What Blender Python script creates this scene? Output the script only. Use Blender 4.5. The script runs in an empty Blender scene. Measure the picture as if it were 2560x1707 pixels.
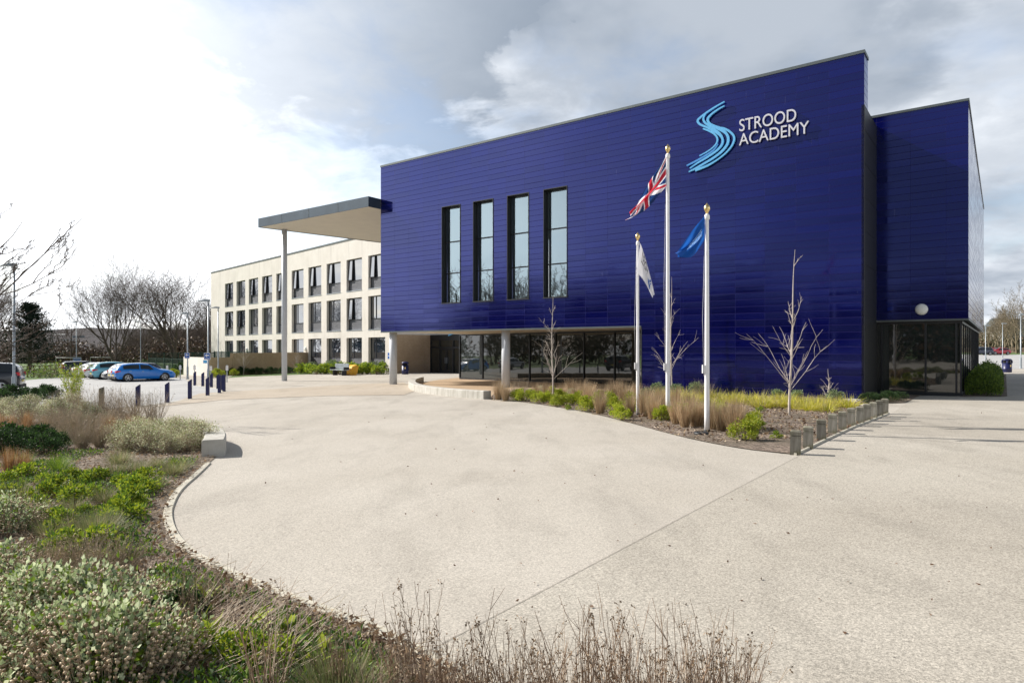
import bpy, math, random
from mathutils import Vector, Matrix, Euler, noise
R = math.radians
scene = bpy.context.scene
COL = scene.collection

# ------------------------------------------------------------------ camera
FPX, HY, CAMZ = 1656.0, 871.0, 2.0
cam_d = bpy.data.cameras.new('camera')
cam = bpy.data.objects.new('camera', cam_d)
COL.objects.link(cam)
cam.location = (0, 0, CAMZ)
cam.rotation_euler = (R(90), 0, 0)
cam_d.sensor_width = 36.0
cam_d.lens = FPX / 2560 * 36.0
cam_d.shift_y = (HY - 853.5) / 2560
cam_d.clip_start = 0.1
cam_d.clip_end = 3000
scene.camera = cam

# ------------------------------------------------------------------ world
SUN_DIR = Vector((-0.94 * math.cos(R(36)), 0.34 * math.cos(R(36)), math.sin(R(36)))).normalized()
world = bpy.data.worlds.new('World')
scene.world = world
world.use_nodes = True
wn, wl = world.node_tree.nodes, world.node_tree.links
for n in list(wn): wn.remove(n)

def build_world():
    out = wn.new('ShaderNodeOutputWorld'); bg = wn.new('ShaderNodeBackground')
    wl.new(bg.outputs[0], out.inputs[0])
    sky = wn.new('ShaderNodeTexSky'); sky.sky_type = 'NISHITA'; sky.sun_disc = False
    sky.sun_elevation = R(36); sky.sun_rotation = math.atan2(SUN_DIR.x, SUN_DIR.y)
    sky.air_density = 1.0; sky.dust_density = 1.5
    tc = wn.new('ShaderNodeTexCoord')
    nrm = wn.new('ShaderNodeVectorMath'); nrm.operation = 'NORMALIZE'
    wl.new(tc.outputs['Generated'], nrm.inputs[0])
    sep = wn.new('ShaderNodeSeparateXYZ'); wl.new(nrm.outputs[0], sep.inputs[0])
    def m(op, a, b=None, clamp=False):
        n = wn.new('ShaderNodeMath'); n.operation = op; n.use_clamp = clamp
        for i, v in enumerate((a, b)):
            if v is None: continue
            if isinstance(v, (int, float)): n.inputs[i].default_value = v
            else: wl.new(v, n.inputs[i])
        return n.outputs[0]
    zz = m('ADD', m('MAXIMUM', sep.outputs[2], 0.0), 0.22)
    px = m('DIVIDE', sep.outputs[0], zz); py = m('DIVIDE', sep.outputs[1], zz)
    cmb = wn.new('ShaderNodeCombineXYZ'); wl.new(px, cmb.inputs[0]); wl.new(py, cmb.inputs[1])
    def nz(scale, detail, rough, off, dist=0.0):
        mp = wn.new('ShaderNodeMapping'); mp.inputs[1].default_value = off
        wl.new(cmb.outputs[0], mp.inputs[0])
        n = wn.new('ShaderNodeTexNoise'); n.inputs['Scale'].default_value = scale
        n.inputs['Detail'].default_value = detail; n.inputs['Roughness'].default_value = rough
        n.inputs['Distortion'].default_value = dist
        wl.new(mp.outputs[0], n.inputs['Vector']); return n.outputs['Fac']
    def ramp(v, a, b, lo=0.0, hi=1.0):
        n = wn.new('ShaderNodeMapRange'); n.interpolation_type = 'SMOOTHSTEP'
        n.inputs[1].default_value = a; n.inputs[2].default_value = b
        n.inputs[3].default_value = lo; n.inputs[4].default_value = hi
        wl.new(v, n.inputs[0]); return n.outputs[0]
    n1 = nz(0.9, 7, 0.55, (3.1, 1.7, 0), 0.25)      # cover
    n2 = nz(1.5, 6, 0.52, (7.3, 4.2, 0), 0.15)      # shade of cloud
    n3 = nz(5.0, 5, 0.6, (1.3, 9.2, 0), 0.3)
    cover = ramp(m('ADD', n1, m('MULTIPLY', m('SUBTRACT', n3, 0.5), 0.2)), 0.36, 0.50)
    def toward(d, c0, c1):
        dp = wn.new('ShaderNodeVectorMath'); dp.operation = 'DOT_PRODUCT'
        wl.new(nrm.outputs[0], dp.inputs[0]); dp.inputs[1].default_value = Vector(d).normalized()
        v = m('ADD', dp.outputs['Value'], m('MULTIPLY', m('SUBTRACT', n3, 0.5), 0.10))
        v = m('ADD', v, m('MULTIPLY', m('SUBTRACT', n2, 0.5), 0.12))
        return ramp(v, c0, c1)
    # heavy cloud banks as they hang in the sky: one over the roof, one to the right, one behind the viewer
    dk = toward((-0.22, 1, 0.60), 0.945, 0.985)
    dk2 = toward((0.30, 1, 0.55), 0.90, 0.975)
    back = toward((-0.45, -1, 0.28), 0.62, 0.95)
    dk3 = toward((1.0, 1.05, 0.42), 0.90, 1.0)
    top = ramp(sep.outputs[2], 0.48, 0.70)  # zenith out of view, darkened to lower the ambient light
    bank = m('MULTIPLY', ramp(m('ADD', sep.outputs[2], m('MULTIPLY', m('SUBTRACT', n2, 0.5), 0.30)), 0.30, 0.42), ramp(m('ADD', sep.outputs[0], m('MULTIPLY', m('SUBTRACT', n3, 0.5), 0.25)), -0.52, -0.30))
    shade = m('MAXIMUM', m('MAXIMUM', m('MAXIMUM', m('MULTIPLY', back, 0.85), m('MULTIPLY', dk, 0.95)), m('MULTIPLY', dk2, 0.80)), m('MAXIMUM', m('MULTIPLY', dk3, 0.66), m('MAXIMUM', top, m('MULTIPLY', bank, 0.72))))
    shade = m('ADD', shade, m('MULTIPLY', ramp(n2, 0.45, 0.66), 0.24), True)
    glow = toward((-1.0, 0.45, 0.28), 0.40, 0.95)
    shade = m('MULTIPLY', shade, m('SUBTRACT', 1.0, m('MULTIPLY', glow, 0.55)), True)
    cr = wn.new('ShaderNodeValToRGB')
    e = cr.color_ramp.elements
    e[0].position = 0.0; e[0].color = (0.90, 0.92, 0.95, 1)
    e[1].position = 1.0; e[1].color = (0.25, 0.295, 0.36, 1)
    k = cr.color_ramp.elements.new(0.45); k.color = (0.62, 0.655, 0.705, 1)
    wl.new(shade, cr.inputs[0])
    lum = wn.new('ShaderNodeVectorMath'); lum.operation = 'SCALE'
    wl.new(cr.outputs[0], lum.inputs[0]); wl.new(m('ADD', 1.0, m('MULTIPLY', glow, 0.35)), lum.inputs['Scale'])
    dim = m('SUBTRACT', 1.0, m('MULTIPLY', m('MAXIMUM', top, m('MULTIPLY', back, 0.45)), 0.55))
    lum2 = wn.new('ShaderNodeVectorMath'); lum2.operation = 'SCALE'; wl.new(lum.outputs[0], lum2.inputs[0]); wl.new(dim, lum2.inputs['Scale']); lum = lum2
    sk = wn.new('ShaderNodeVectorMath'); sk.operation = 'SCALE'; sk.inputs['Scale'].default_value = 0.13
    wl.new(sky.outputs[0], sk.inputs[0])
    mx = wn.new('ShaderNodeMix'); mx.data_type = 'RGBA'
    wl.new(m('ADD', m('MULTIPLY', cover, 0.50), 0.50), mx.inputs['Factor']); wl.new(sk.outputs[0], mx.inputs['A']); wl.new(lum.outputs[0], mx.inputs['B'])
    wl.new(mx.outputs['Result'], bg.inputs[0]); bg.inputs[1].default_value = 1.0
build_world()

# ------------------------------------------------------------------ sun
sun_d = bpy.data.lights.new('sun', 'SUN'); sun_d.energy = 5.0; sun_d.angle = R(0.5)
sun_d.color = (1.0, 0.94, 0.86)
sun = bpy.data.objects.new('sun', sun_d); COL.objects.link(sun)
sun.rotation_euler = (-SUN_DIR).to_track_quat('-Z', 'Y').to_euler()
sun.location = (-40, 20, 40)

scene.view_settings.view_transform = 'Standard'
scene.view_settings.look = 'None'
scene.view_settings.exposure = 0.46
scene.view_settings.gamma = 1.0
scene.cycles.max_bounces = 8
scene.cycles.transparent_max_bounces = 12

# ------------------------------------------------------------------ site geometry
AX, AY = 13.87, 26.08                       # right-hand bottom corner of the blue hall
D1 = Vector((-0.8032, 0.5957)); D2 = Vector((0.5957, 0.8032))     # along the hall front (leftwards) / inwards
W1 = Vector((-0.681, 0.732)); W2 = Vector((0.732, 0.681))         # the same for the classroom wing
SLOPE = 0.0117
def gz(x, y):                                # the site falls gently to the left
    return -SLOPE * ((x - AX) * D1.x + (y - AY) * D1.y)
def G(px, py, dz=0.0):                       # photo pixel -> point on the ground plane
    rx, rz = (px - 1280) / FPX, (HY - py) / FPX
    c = SLOPE * (AX * D1.x + AY * D1.y)
    y = (-CAMZ + dz + c) / (rz + SLOPE * (rx * D1.x + D1.y))
    return Vector((rx * y, y, gz(rx * y, y)))
def G2(dx, dy): return G(dx * 1.08844, dy * 1.08844)
def at(px, y, z=None): return Vector(((px - 1280) / FPX * y, y, gz((px - 1280) / FPX * y, y) if z is None else z))
def zat(py, y): return CAMZ + (HY - py) * y / FPX

# ------------------------------------------------------------------ object helpers
def tag(o, label=None, cat=None, group=None, kind=None):
    if label: o['label'] = label
    if cat: o['category'] = cat
    if group: o['group'] = group
    if kind: o['kind'] = kind
    return o
def empty(name, loc=(0, 0, 0), rz=0.0, label=None, cat=None, group=None):
    o = bpy.data.objects.new(name, None); COL.objects.link(o)
    o.location = loc; o.rotation_euler = (0, 0, rz); o.empty_display_size = 0.3
    return tag(o, label, cat, group)
class MB:
    def __init__(s): s.v = []; s.f = []; s.m = []; s.sm = []
    def add(s, vs, fs, m=0, smooth=False):
        b = len(s.v); s.v.extend([tuple(v) for v in vs])
        for f in fs:
            s.f.append([b + i for i in f]); s.m.append(m); s.sm.append(smooth)
    def box(s, x0, x1, y0, y1, z0, z1, m=0):
        s.add([(x0,y0,z0),(x1,y0,z0),(x1,y1,z0),(x0,y1,z0),(x0,y0,z1),(x1,y0,z1),(x1,y1,z1),(x0,y1,z1)],
              [(0,3,2,1),(4,5,6,7),(0,1,5,4),(1,2,6,5),(2,3,7,6),(3,0,4,7)], m); return s
    def bbox(s, x0, x1, y0, y1, z0, z1, b, m=0):     # box with chamfered top edge
        s.add([(x0,y0,z0),(x1,y0,z0),(x1,y1,z0),(x0,y1,z0),(x0,y0,z1-b),(x1,y0,z1-b),(x1,y1,z1-b),(x0,y1,z1-b),
               (x0+b,y0+b,z1),(x1-b,y0+b,z1),(x1-b,y1-b,z1),(x0+b,y1-b,z1)],
              [(0,3,2,1),(0,1,5,4),(1,2,6,5),(2,3,7,6),(3,0,4,7),(4,5,9,8),(5,6,10,9),(6,7,11,10),(7,4,8,11),(8,9,10,11)], m); return s
    def tube(s, pts, rads, n=8, m=0, caps=True, smooth=True):
        pts = [Vector(p) for p in pts]; b = len(s.v); prev = None
        for i, p in enumerate(pts):
            d = (pts[min(i+1, len(pts)-1)] - pts[max(i-1, 0)])
            if d.length < 1e-9: d = Vector((0,0,1))
            d.normalize()
            if prev is None:
                a = Vector((1,0,0)) if abs(d.x) < 0.8 else Vector((0,1,0))
                u = d.cross(a).normalized()
            else:
                u = prev - d * prev.dot(d)
                u = u.normalized() if u.length > 1e-6 else d.orthogonal().normalized()
            prev = u; w = d.cross(u); r = rads[i] if hasattr(rads, '__len__') else rads
            for k in range(n):
                t = 2*math.pi*k/n
                s.v.append(tuple(p + u*(r*math.cos(t)) + w*(r*math.sin(t))))
        for i in range(len(pts)-1):
            for k in range(n):
                a = b+i*n+k; c = b+i*n+(k+1)%n
                s.f.append([a, c, c+n, a+n]); s.m.append(m); s.sm.append(smooth)
        if caps:
            s.f.append([b+k for k in range(n-1,-1,-1)]); s.m.append(m); s.sm.append(False)
            e = b+(len(pts)-1)*n
            s.f.append([e+k for k in range(n)]); s.m.append(m); s.sm.append(False)
        return s
    def lathe(s, prof, n=16, m=0, c=(0,0,0)):        # prof: (r,z) bottom to top
        b = len(s.v)
        for r, z in prof:
            for k in range(n):
                t = 2*math.pi*k/n; s.v.append((c[0]+r*math.cos(t), c[1]+r*math.sin(t), c[2]+z))
        for i in range(len(prof)-1):
            for k in range(n):
                a = b+i*n+k; d = b+i*n+(k+1)%n
                s.f.append([a, d, d+n, a+n]); s.m.append(m); s.sm.append(True)
        s.f.append([b+k for k in range(n-1,-1,-1)]); s.m.append(m); s.sm.append(False)
        e = b+(len(prof)-1)*n; s.f.append([e+k for k in range(n)]); s.m.append(m); s.sm.append(False)
        return s
    def prism(s, poly, z0, z1, m=0):                 # poly: ccw xy list
        n = len(poly)
        zf0 = z0 if callable(z0) else (lambda x, y: z0)
        zf1 = z1 if callable(z1) else (lambda x, y: z1)
        s.add([(p[0],p[1],zf0(p[0],p[1])) for p in poly]+[(p[0],p[1],zf1(p[0],p[1])) for p in poly],
              [tuple(range(n-1,-1,-1)), tuple(range(n,2*n))]+[(i,(i+1)%n,(i+1)%n+n,i+n) for i in range(n)], m); return s
    def build(s, name, mats, parent=None, loc=None, rz=None):
        me = bpy.data.meshes.new(name); me.from_pydata(s.v, [], s.f)
        if not isinstance(mats, (list, tuple)): mats = [mats]
        for mt in mats: me.materials.append(mt)
        if s.m:
            me.polygons.foreach_set('material_index', s.m)
            me.polygons.foreach_set('use_smooth', s.sm)
        me.update()
        o = bpy.data.objects.new(name, me); COL.objects.link(o)
        if parent is not None: o.parent = parent
        if loc is not None: o.location = loc
        if rz is not None: o.rotation_euler = (0, 0, rz)
        return o
def copy_tree(o, parent=None):
    c = o.copy(); COL.objects.link(c)
    if parent is not None: c.parent = parent
    for ch in [k for k in o.children]: copy_tree(ch, c)
    return c
ORD = ['', 'first','second','third','fourth','fifth','sixth','seventh','eighth','ninth','tenth','eleventh','twelfth','thirteenth','fourteenth',
       'fifteenth','sixteenth','seventeenth','eighteenth','nineteenth','twentieth']
TENS = {2:'twenty',3:'thirty',4:'forty',5:'fifty',6:'sixty'}
def ordw(n):
    if n <= 20: return ORD[n]
    if n % 10 == 0: return {30:'thirtieth',40:'fortieth',50:'fiftieth',60:'sixtieth'}[n]
    return TENS[n//10] + '-' + ORD[n % 10]
def smooth_curve(pts, n=6):
    pts = [Vector(p) for p in pts]; out = []
    for i in range(len(pts)-1):
        p0 = pts[max(i-1,0)]; p1 = pts[i]; p2 = pts[i+1]; p3 = pts[min(i+2,len(pts)-1)]
        for k in range(n):
            t = k/n
            out.append(0.5*((2*p1)+(p2-p0)*t+(2*p0-5*p1+4*p2-p3)*t*t+(3*p1-p0-3*p2+p3)*t**3))
    out.append(pts[-1]); return out

# ------------------------------------------------------------------ materials
class NT:
    def __init__(s, name):
        s.mat = bpy.data.materials.new(name); s.mat.use_nodes = True
        s.n = s.mat.node_tree.nodes; s.l = s.mat.node_tree.links
        s.bsdf = s.n['Principled BSDF']; s.out = s.n['Material Output']
        s._tc = None
    def put(s, sock, v):
        if isinstance(v, (int, float)): sock.default_value = v
        elif isinstance(v, (tuple, list)):
            sock.default_value = tuple(v) + ((1,) if len(v) == 3 and sock.type == 'RGBA' else ())
        else: s.l.new(v, sock)
    def set(s, name, v): s.put(s.bsdf.inputs[name], v); return s
    def coord(s, kind='Object'):
        if s._tc is None: s._tc = s.n.new('ShaderNodeTexCoord')
        return s._tc.outputs[kind]
    def mapping(s, v, scale=(1,1,1), loc=(0,0,0), rot=(0,0,0)):
        n = s.n.new('ShaderNodeMapping'); s.l.new(v, n.inputs[0])
        n.inputs[1].default_value = loc; n.inputs[2].default_value = rot; n.inputs[3].default_value = scale
        return n.outputs[0]
    def noise(s, v, scale, detail=3, rough=0.5, dist=0.0):
        n = s.n.new('ShaderNodeTexNoise'); s.l.new(v, n.inputs['Vector'])
        n.inputs['Scale'].default_value = scale; n.inputs['Detail'].default_value = detail
        n.inputs['Roughness'].default_value = rough; n.inputs['Distortion'].default_value = dist
        return n.outputs['Fac']
    def vor(s, v, scale, out='Color'):
        n = s.n.new('ShaderNodeTexVoronoi'); s.l.new(v, n.inputs['Vector']); n.inputs['Scale'].default_value = scale
        return n.outputs[out]
    def math(s, op, a, b=0.0, clamp=False):
        n = s.n.new('ShaderNodeMath'); n.operation = op; n.use_clamp = clamp
        s.put(n.inputs[0], a); s.put(n.inputs[1], b); return n.outputs[0]
    def rng(s, v, a, b, lo=0.0, hi=1.0):
        n = s.n.new('ShaderNodeMapRange')
        s.put(n.inputs[0], v)
        for i, k in enumerate((a, b, lo, hi)): n.inputs[i+1].default_value = k
        return n.outputs[0]
    def mix(s, f, a, b, mode='MIX'):
        n = s.n.new('ShaderNodeMix'); n.data_type = 'RGBA'; n.blend_type = mode
        s.put(n.inputs['Factor'], f)
        for nm, v in (('A', a), ('B', b)):
            sk = [i for i in n.inputs if i.name == nm and i.type == 'RGBA'][0]
            if isinstance(v, (tuple, list)): sk.default_value = tuple(v)[:3] + (1,)
            else: s.l.new(v, sk)
        return [o for o in n.outputs if o.type == 'RGBA'][0]
    def bump(s, h, strength=0.3, dist=0.01, normal=None):
        n = s.n.new('ShaderNodeBump'); n.inputs['Strength'].default_value = strength
        n.inputs['Distance'].default_value = dist; s.l.new(h, n.inputs['Height'])
        if normal is not None: s.l.new(normal, n.inputs['Normal'])
        return n.outputs[0]
    def sep(s, v):
        n = s.n.new('ShaderNodeSeparateXYZ'); s.l.new(v, n.inputs[0]); return n.outputs
    def comb(s, x, y, z):
        n = s.n.new('ShaderNodeCombineXYZ'); s.put(n.inputs[0], x); s.put(n.inputs[1], y); s.put(n.inputs[2], z); return n.outputs[0]
    def rand(s): return s.n.new('ShaderNodeObjectInfo').outputs['Random']

def plain(name, col, rough=0.6, metal=0.0, var=0.12, scale=3.0, bump=0.0, **kw):
    t = NT(name); c = t.coord()
    f = t.noise(c, scale, 5, 0.6)
    a = [x*(1-var) for x in col]; b = [min(1, x*(1+var)) for x in col]
    t.set('Base Color', t.mix(t.rng(f, 0.3, 0.7), a, b)).set('Roughness', rough).set('Metallic', metal)
    if bump: t.set('Normal', t.bump(t.noise(c, scale*14, 4, 0.6), bump, 0.01))
    for k, v in kw.items(): t.set(k, v)
    return t.mat
M = {}

def resin(name, c0, c1, dirt, gr=0.6):
    t = NT(name); c = t.coord()
    big = t.noise(c, 0.22, 5, 0.6, 0.4); mid = t.noise(t.mapping(c, (1, 0.35, 1)), 1.1, 5, 0.62, 0.3)
    base = t.mix(t.rng(big, 0.35, 0.68), c0, c1)
    base = t.mix(t.math('MULTIPLY', t.rng(mid, 0.48, 0.72), dirt), base, [x*0.66 for x in c0])
    g = t.vor(c, 95.0, 'Color'); sp = t.sep(g)
    grain = t.rng(sp[0], 0.0, 1.0, 1-0.28*gr, 1+0.26*gr)
    fine = t.rng(t.noise(c, 42, 3, 0.7), 0.3, 0.7, 1-0.20*gr, 1+0.17*gr)
    k = t.math('MULTIPLY', grain, fine)
    base = t.mix(1.0, base, t.comb(k, k, t.math('MULTIPLY', k, 0.985)), 'MULTIPLY')
    spot = t.rng(t.vor(t.mapping(c, (1, 1, 1), (3, 5, 0)), 1.7, 'Distance'), 0.012, 0.02, 0.35, 1.0)
    base = t.mix(1.0, base, t.comb(spot, spot, spot), 'MULTIPLY')
    t.set('Base Color', base).set('Roughness', 0.85).set('Specular IOR Level', 0.25)
    t.set('Normal', t.bump(t.vor(c, 110.0, 'Distance'), 0.35, 0.004))
    return t.mat
M['plaza'] = resin('resin_bound_gravel', (0.420, 0.386, 0.340), (0.492, 0.458, 0.412), 0.45, 0.85)
M['plaza2'] = resin('resin_bound_gravel_worn', (0.382, 0.350, 0.303), (0.462, 0.430, 0.380), 0.5, 1.1)
M['band'] = resin('beige_paving', (0.42, 0.36, 0.29), (0.47, 0.41, 0.34), 0.4)
M['carpark'] = resin('pale_asphalt', (0.40, 0.40, 0.405), (0.46, 0.46, 0.46), 0.25)
M['patio'] = resin('ochre_paving', (0.40, 0.29, 0.19), (0.47, 0.35, 0.24), 0.3)
def conc():
    t = NT('pale_concrete'); c = t.coord(); sp = t.sep(c)
    a = t.mix(t.rng(t.noise(c, 2.5, 6, 0.65), 0.3, 0.7), (0.40, 0.385, 0.345), (0.54, 0.525, 0.485))
    run = t.noise(t.mapping(c, (7, 7, 0.8)), 1.0, 4, 0.6)
    a = t.mix(t.math('MULTIPLY', t.rng(run, 0.50, 0.68), 0.6), a, (0.24, 0.225, 0.17))
    pit = t.rng(t.vor(c, 38, 'Distance'), 0.05, 0.12, 0.55, 1.0)
    a = t.mix(1.0, a, t.comb(pit, pit, pit), 'MULTIPLY')
    t.set('Base Color', a).set('Roughness', 0.85); t.set('Normal', t.bump(t.noise(c, 35, 4, 0.6), 0.3, 0.01)); return t.mat
M['concrete'] = conc()
M['kerb'] = plain('pale_kerb_stone', (0.50, 0.47, 0.39), 0.8, var=0.15, scale=4, bump=0.2)
M['white_line'] = plain('worn_white_paint', (0.62, 0.62, 0.60), 0.7, var=0.1)

def mulch():
    t = NT('bark_mulch'); c = t.coord()
    v = t.sep(t.vor(t.mapping(c, (1, 0.45, 1), rot=(0, 0, 0.6)), 26, 'Color'))
    a = t.mix(v[0], (0.075, 0.053, 0.038), (0.32, 0.25, 0.20))
    big = t.noise(c, 0.9, 4, 0.6)
    a = t.mix(t.rng(big, 0.42, 0.66), a, (0.13, 0.105, 0.075))
    t.set('Base Color', a).set('Roughness', 0.95)
    t.set('Normal', t.bump(t.math('ADD', t.noise(c, 18, 5, 0.7), v[1]), 0.9, 0.03)); return t.mat
M['mulch'] = mulch()
def grass():
    t = NT('short_grass'); c = t.coord()
    a = t.mix(t.rng(t.noise(c, 0.35, 5, 0.6), 0.35, 0.65), (0.075, 0.15, 0.025), (0.13, 0.19, 0.045))
    a = t.mix(t.rng(t.noise(c, 30, 3, 0.6), 0.3, 0.7), a, (0.06, 0.11, 0.02))
    t.set('Base Color', a).set('Roughness', 0.9); t.set('Normal', t.bump(t.noise(c, 60, 3, 0.7), 0.6, 0.03)); return t.mat
M['grass'] = grass()

# cobalt glazed cladding: courses 0.4445 m high, joints, slight waviness of every panel
COURSE, PANW = 0.2936, 1.262
def cladding(name, axis, col=(0.0014, 0.0022, 0.058), ior=2.25, rough=0.085):
    t = NT(name); c = t.coord(); sp = t.sep(c)
    u = sp[0] if axis == 'x' else sp[1]; z = sp[2]
    fz = t.math('FRACT', t.math('DIVIDE', z, COURSE)); iz = t.math('FLOOR', t.math('DIVIDE', z, COURSE))
    fu = t.math('FRACT', t.math('DIVIDE', u, PANW)); iu = t.math('FLOOR', t.math('DIVIDE', u, PANW))
    jz = t.math('LESS_THAN', fz, 0.062)
    jz2 = t.math('LESS_THAN', fu, 0.0085)
    wn1 = t.n.new('ShaderNodeTexWhiteNoise'); wn1.noise_dimensions = '2D'
    s_ = t.comb(iu, iz, 0); t.l.new(s_, wn1.inputs['Vector'])
    rnd = t.sep(wn1.outputs['Color'])
    joint = t.math('MAXIMUM', jz, t.math('MULTIPLY', jz2, 0.55))
    base = t.mix(rnd[0], [x*0.72 for x in col], [x*1.30 for x in col])
    # dusty runs below some joints
    st = t.noise(t.comb(t.math('MULTIPLY', u, 14.0), t.math('MULTIPLY', z, 1.1), 0), 1.0, 2, 0.5)
    base = t.mix(t.math('MULTIPLY', t.rng(st, 0.74, 0.80), 0.22), base, (0.30, 0.30, 0.42))
    base = t.mix(joint, base, (0.020, 0.017, 0.085))  # joints paler than the panels, in place of sunlit edge glints
    t.set('Base Color', base).set('IOR', t.sep(t.mix(joint, (ior,)*3, (1.02,)*3))[0])
    t.bsdf.inputs['Specular Tint'].default_value = (0.29, 0.34, 0.88, 1)
    rr = t.mix(joint, t.mix(rnd[2], (rough*0.6,)*3, (rough*1.9,)*3), (0.6,)*3)
    t.set('Roughness', t.sep(rr)[0])
    # every course is a little pillowed and leans its own way
    pil = t.math('MULTIPLY', t.math('MULTIPLY', fz, t.math('SUBTRACT', 1.0, fz)), 0.0021)
    lean = t.math('MULTIPLY', t.math('MULTIPLY', t.math('SUBTRACT', rnd[1], 0.5), fz), 0.0023)
    wav = t.math('MULTIPLY', t.noise(t.comb(t.math('MULTIPLY', u, 0.5), t.math('MULTIPLY', z, 7.0), 0), 1.0, 3, 0.55), 0.0013)
    h = t.math('ADD', t.math('ADD', pil, lean), wav)
    t.set('Normal', t.bump(h, 1.0, 1.0))
    return t.mat
M['blue'] = cladding('cobalt_cladding', 'x')
M['blue_side'] = cladding('cobalt_cladding_side', 'y')
M['coping'] = plain('grey_metal_coping', (0.105, 0.125, 0.13), 0.45, 0.3, var=0.1)
M['dark'] = plain('dark_grey_metal', (0.022, 0.024, 0.026), 0.5, 0.2, var=0.1)
M['frame'] = plain('anthracite_frame', (0.028, 0.030, 0.035), 0.4, 0.3, var=0.1)
M['soffit'] = plain('cream_render', (0.60, 0.55, 0.46), 0.85, var=0.05, scale=1.0, bump=0.1)
M['canopy_fascia'] = plain('blue_grey_zinc', (0.055, 0.078, 0.100), 0.42, 0.4, var=0.15, scale=0.8)
M['column'] = plain('pale_grey_paint', (0.50, 0.53, 0.57), 0.45, var=0.05, scale=1.5)

def brick(name, c0, c1, mortar, bw=0.225, bh=0.075):
    t = NT(name); c = t.coord(); sp = t.sep(c)
    v = t.comb(t.math('ADD', sp[0], sp[1]), sp[2], 0)
    n = t.n.new('ShaderNodeTexBrick'); t.l.new(v, n.inputs['Vector'])
    n.inputs['Color1'].default_value = (*c0, 1); n.inputs['Color2'].default_value = (*c1, 1); n.inputs['Mortar'].default_value = (*mortar, 1)
    n.inputs['Scale'].default_value = 1.0; n.inputs['Brick Width'].default_value = bw; n.inputs['Row Height'].default_value = bh
    n.inputs['Mortar Size'].default_value = 0.006
    a = t.mix(t.rng(t.noise(c, 0.5, 5, 0.6), 0.35, 0.7), n.outputs[0], [x*0.9 for x in c0])
    run = t.noise(t.comb(t.math('MULTIPLY', t.math('ADD', sp[0], sp[1]), 1.6), t.math('MULTIPLY', sp[2], 0.12), 0), 1.0, 4, 0.6)
    a = t.mix(t.math('MULTIPLY', t.rng(run, 0.52, 0.72), 0.35), a, [x*0.62 for x in c0])
    t.set('Base Color', a).set('Roughness', 0.88); t.set('Normal', t.bump(n.outputs['Fac'], -0.4, 0.006)); return t.mat
M['cream_brick'] = brick('cream_brick', (0.72, 0.68, 0.615), (0.77, 0.735, 0.68), (0.69, 0.66, 0.61))
M['tan_brick'] = brick('tan_brick', (0.43, 0.31, 0.19), (0.52, 0.39, 0.25), (0.42, 0.34, 0.24))
M['garden_brick'] = brick('shade_toned_garden_brick', (0.37, 0.28, 0.17), (0.46, 0.36, 0.23), (0.33, 0.27, 0.18))  # lengths turned from the sun: their shade is put into a browner brick

def glass(name, col, ior=1.9, rough=0.02, wave=0.0012, trans=0.0):
    t = NT(name); c = t.coord()
    t.set('Base Color', t.mix(t.rng(t.noise(c, 0.6, 3, 0.5), 0.3, 0.7), [x*0.75 for x in col], [x*1.25 for x in col])).set('IOR', ior).set('Roughness', rough)
    t.set('Normal', t.bump(t.noise(c, 1.3, 2, 0.5), 1.0, wave))
    return t.mat
M['glass_dark'] = glass('dark_reflective_glass', (0.020, 0.026, 0.026), 1.9)
M['glass_wing'] = glass('wing_window_glass', (0.022, 0.032, 0.052), 3.9)
def clear_glass(name, refl=1.7, tint=(0.78, 0.88, 0.86)):
    t = NT(name)
    g = t.n.new('ShaderNodeBsdfGlossy'); g.inputs['Color'].default_value = (0.74, 0.92, 1.0, 1); g.inputs['Roughness'].default_value = 0.01
    tr = t.n.new('ShaderNodeBsdfTransparent'); tr.inputs[0].default_value = (*tint, 1)
    fr = t.n.new('ShaderNodeFresnel'); fr.inputs[0].default_value = refl
    b = t.bump(t.noise(t.coord(), 1.0, 2, 0.5), 1.0, 0.0012)
    t.l.new(b, g.inputs['Normal']); t.l.new(b, fr.inputs['Normal'])
    ms = t.n.new('ShaderNodeMixShader'); t.l.new(fr.outputs[0], ms.inputs[0]); t.l.new(tr.outputs[0], ms.inputs[1]); t.l.new(g.outputs[0], ms.inputs[2])
    t.l.new(ms.outputs[0], t.out.inputs[0]); return t.mat
M['glass_side'] = glass('side_window_glass', (0.03, 0.04, 0.04), 2.4)
M['glass_clear'] = clear_glass('clear_tinted_glass', 4.6, (0.98, 1.0, 1.0))
M['car_glass'] = glass('car_window_glass', (0.02, 0.025, 0.03), 1.6)
def curtain():
    t = NT('pale_curtain'); c = t.coord(); sp = t.sep(c)
    n = t.noise(t.comb(t.math('MULTIPLY', sp[0], 9.0), t.math('MULTIPLY', sp[2], 0.08), 0), 1.0, 3, 0.5)
    t.set('Base Color', t.mix(t.rng(n, 0.3, 0.7), (0.74, 0.80, 0.86), (0.86, 0.90, 0.93))).set('Roughness', 0.9); return t.mat
M['curtain'] = curtain()
def louvre():
    t = NT('grey_louvre'); c = t.coord(); sp = t.sep(c)
    f = t.math('FRACT', t.math('MULTIPLY', sp[2], 11.0))
    t.set('Base Color', t.mix(t.rng(f, 0.0, 0.25), (0.03, 0.032, 0.04), (0.115, 0.12, 0.14))).set('Roughness', 0.45).set('Metallic', 0.3)
    t.set('Normal', t.bump(f, 0.8, 0.02)); return t.mat
M['louvre'] = louvre()
M['lettering'] = plain('satin_silver_lettering', (0.64, 0.65, 0.71), 0.5, 0.0, var=0.04)
M['emblem'] = plain('sky_blue_enamel', (0.13, 0.47, 0.82), 0.4, 0.0, var=0.04)
M['emblem2'] = plain('mid_blue_enamel', (0.07, 0.30, 0.70), 0.4, 0.0, var=0.04)
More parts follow.
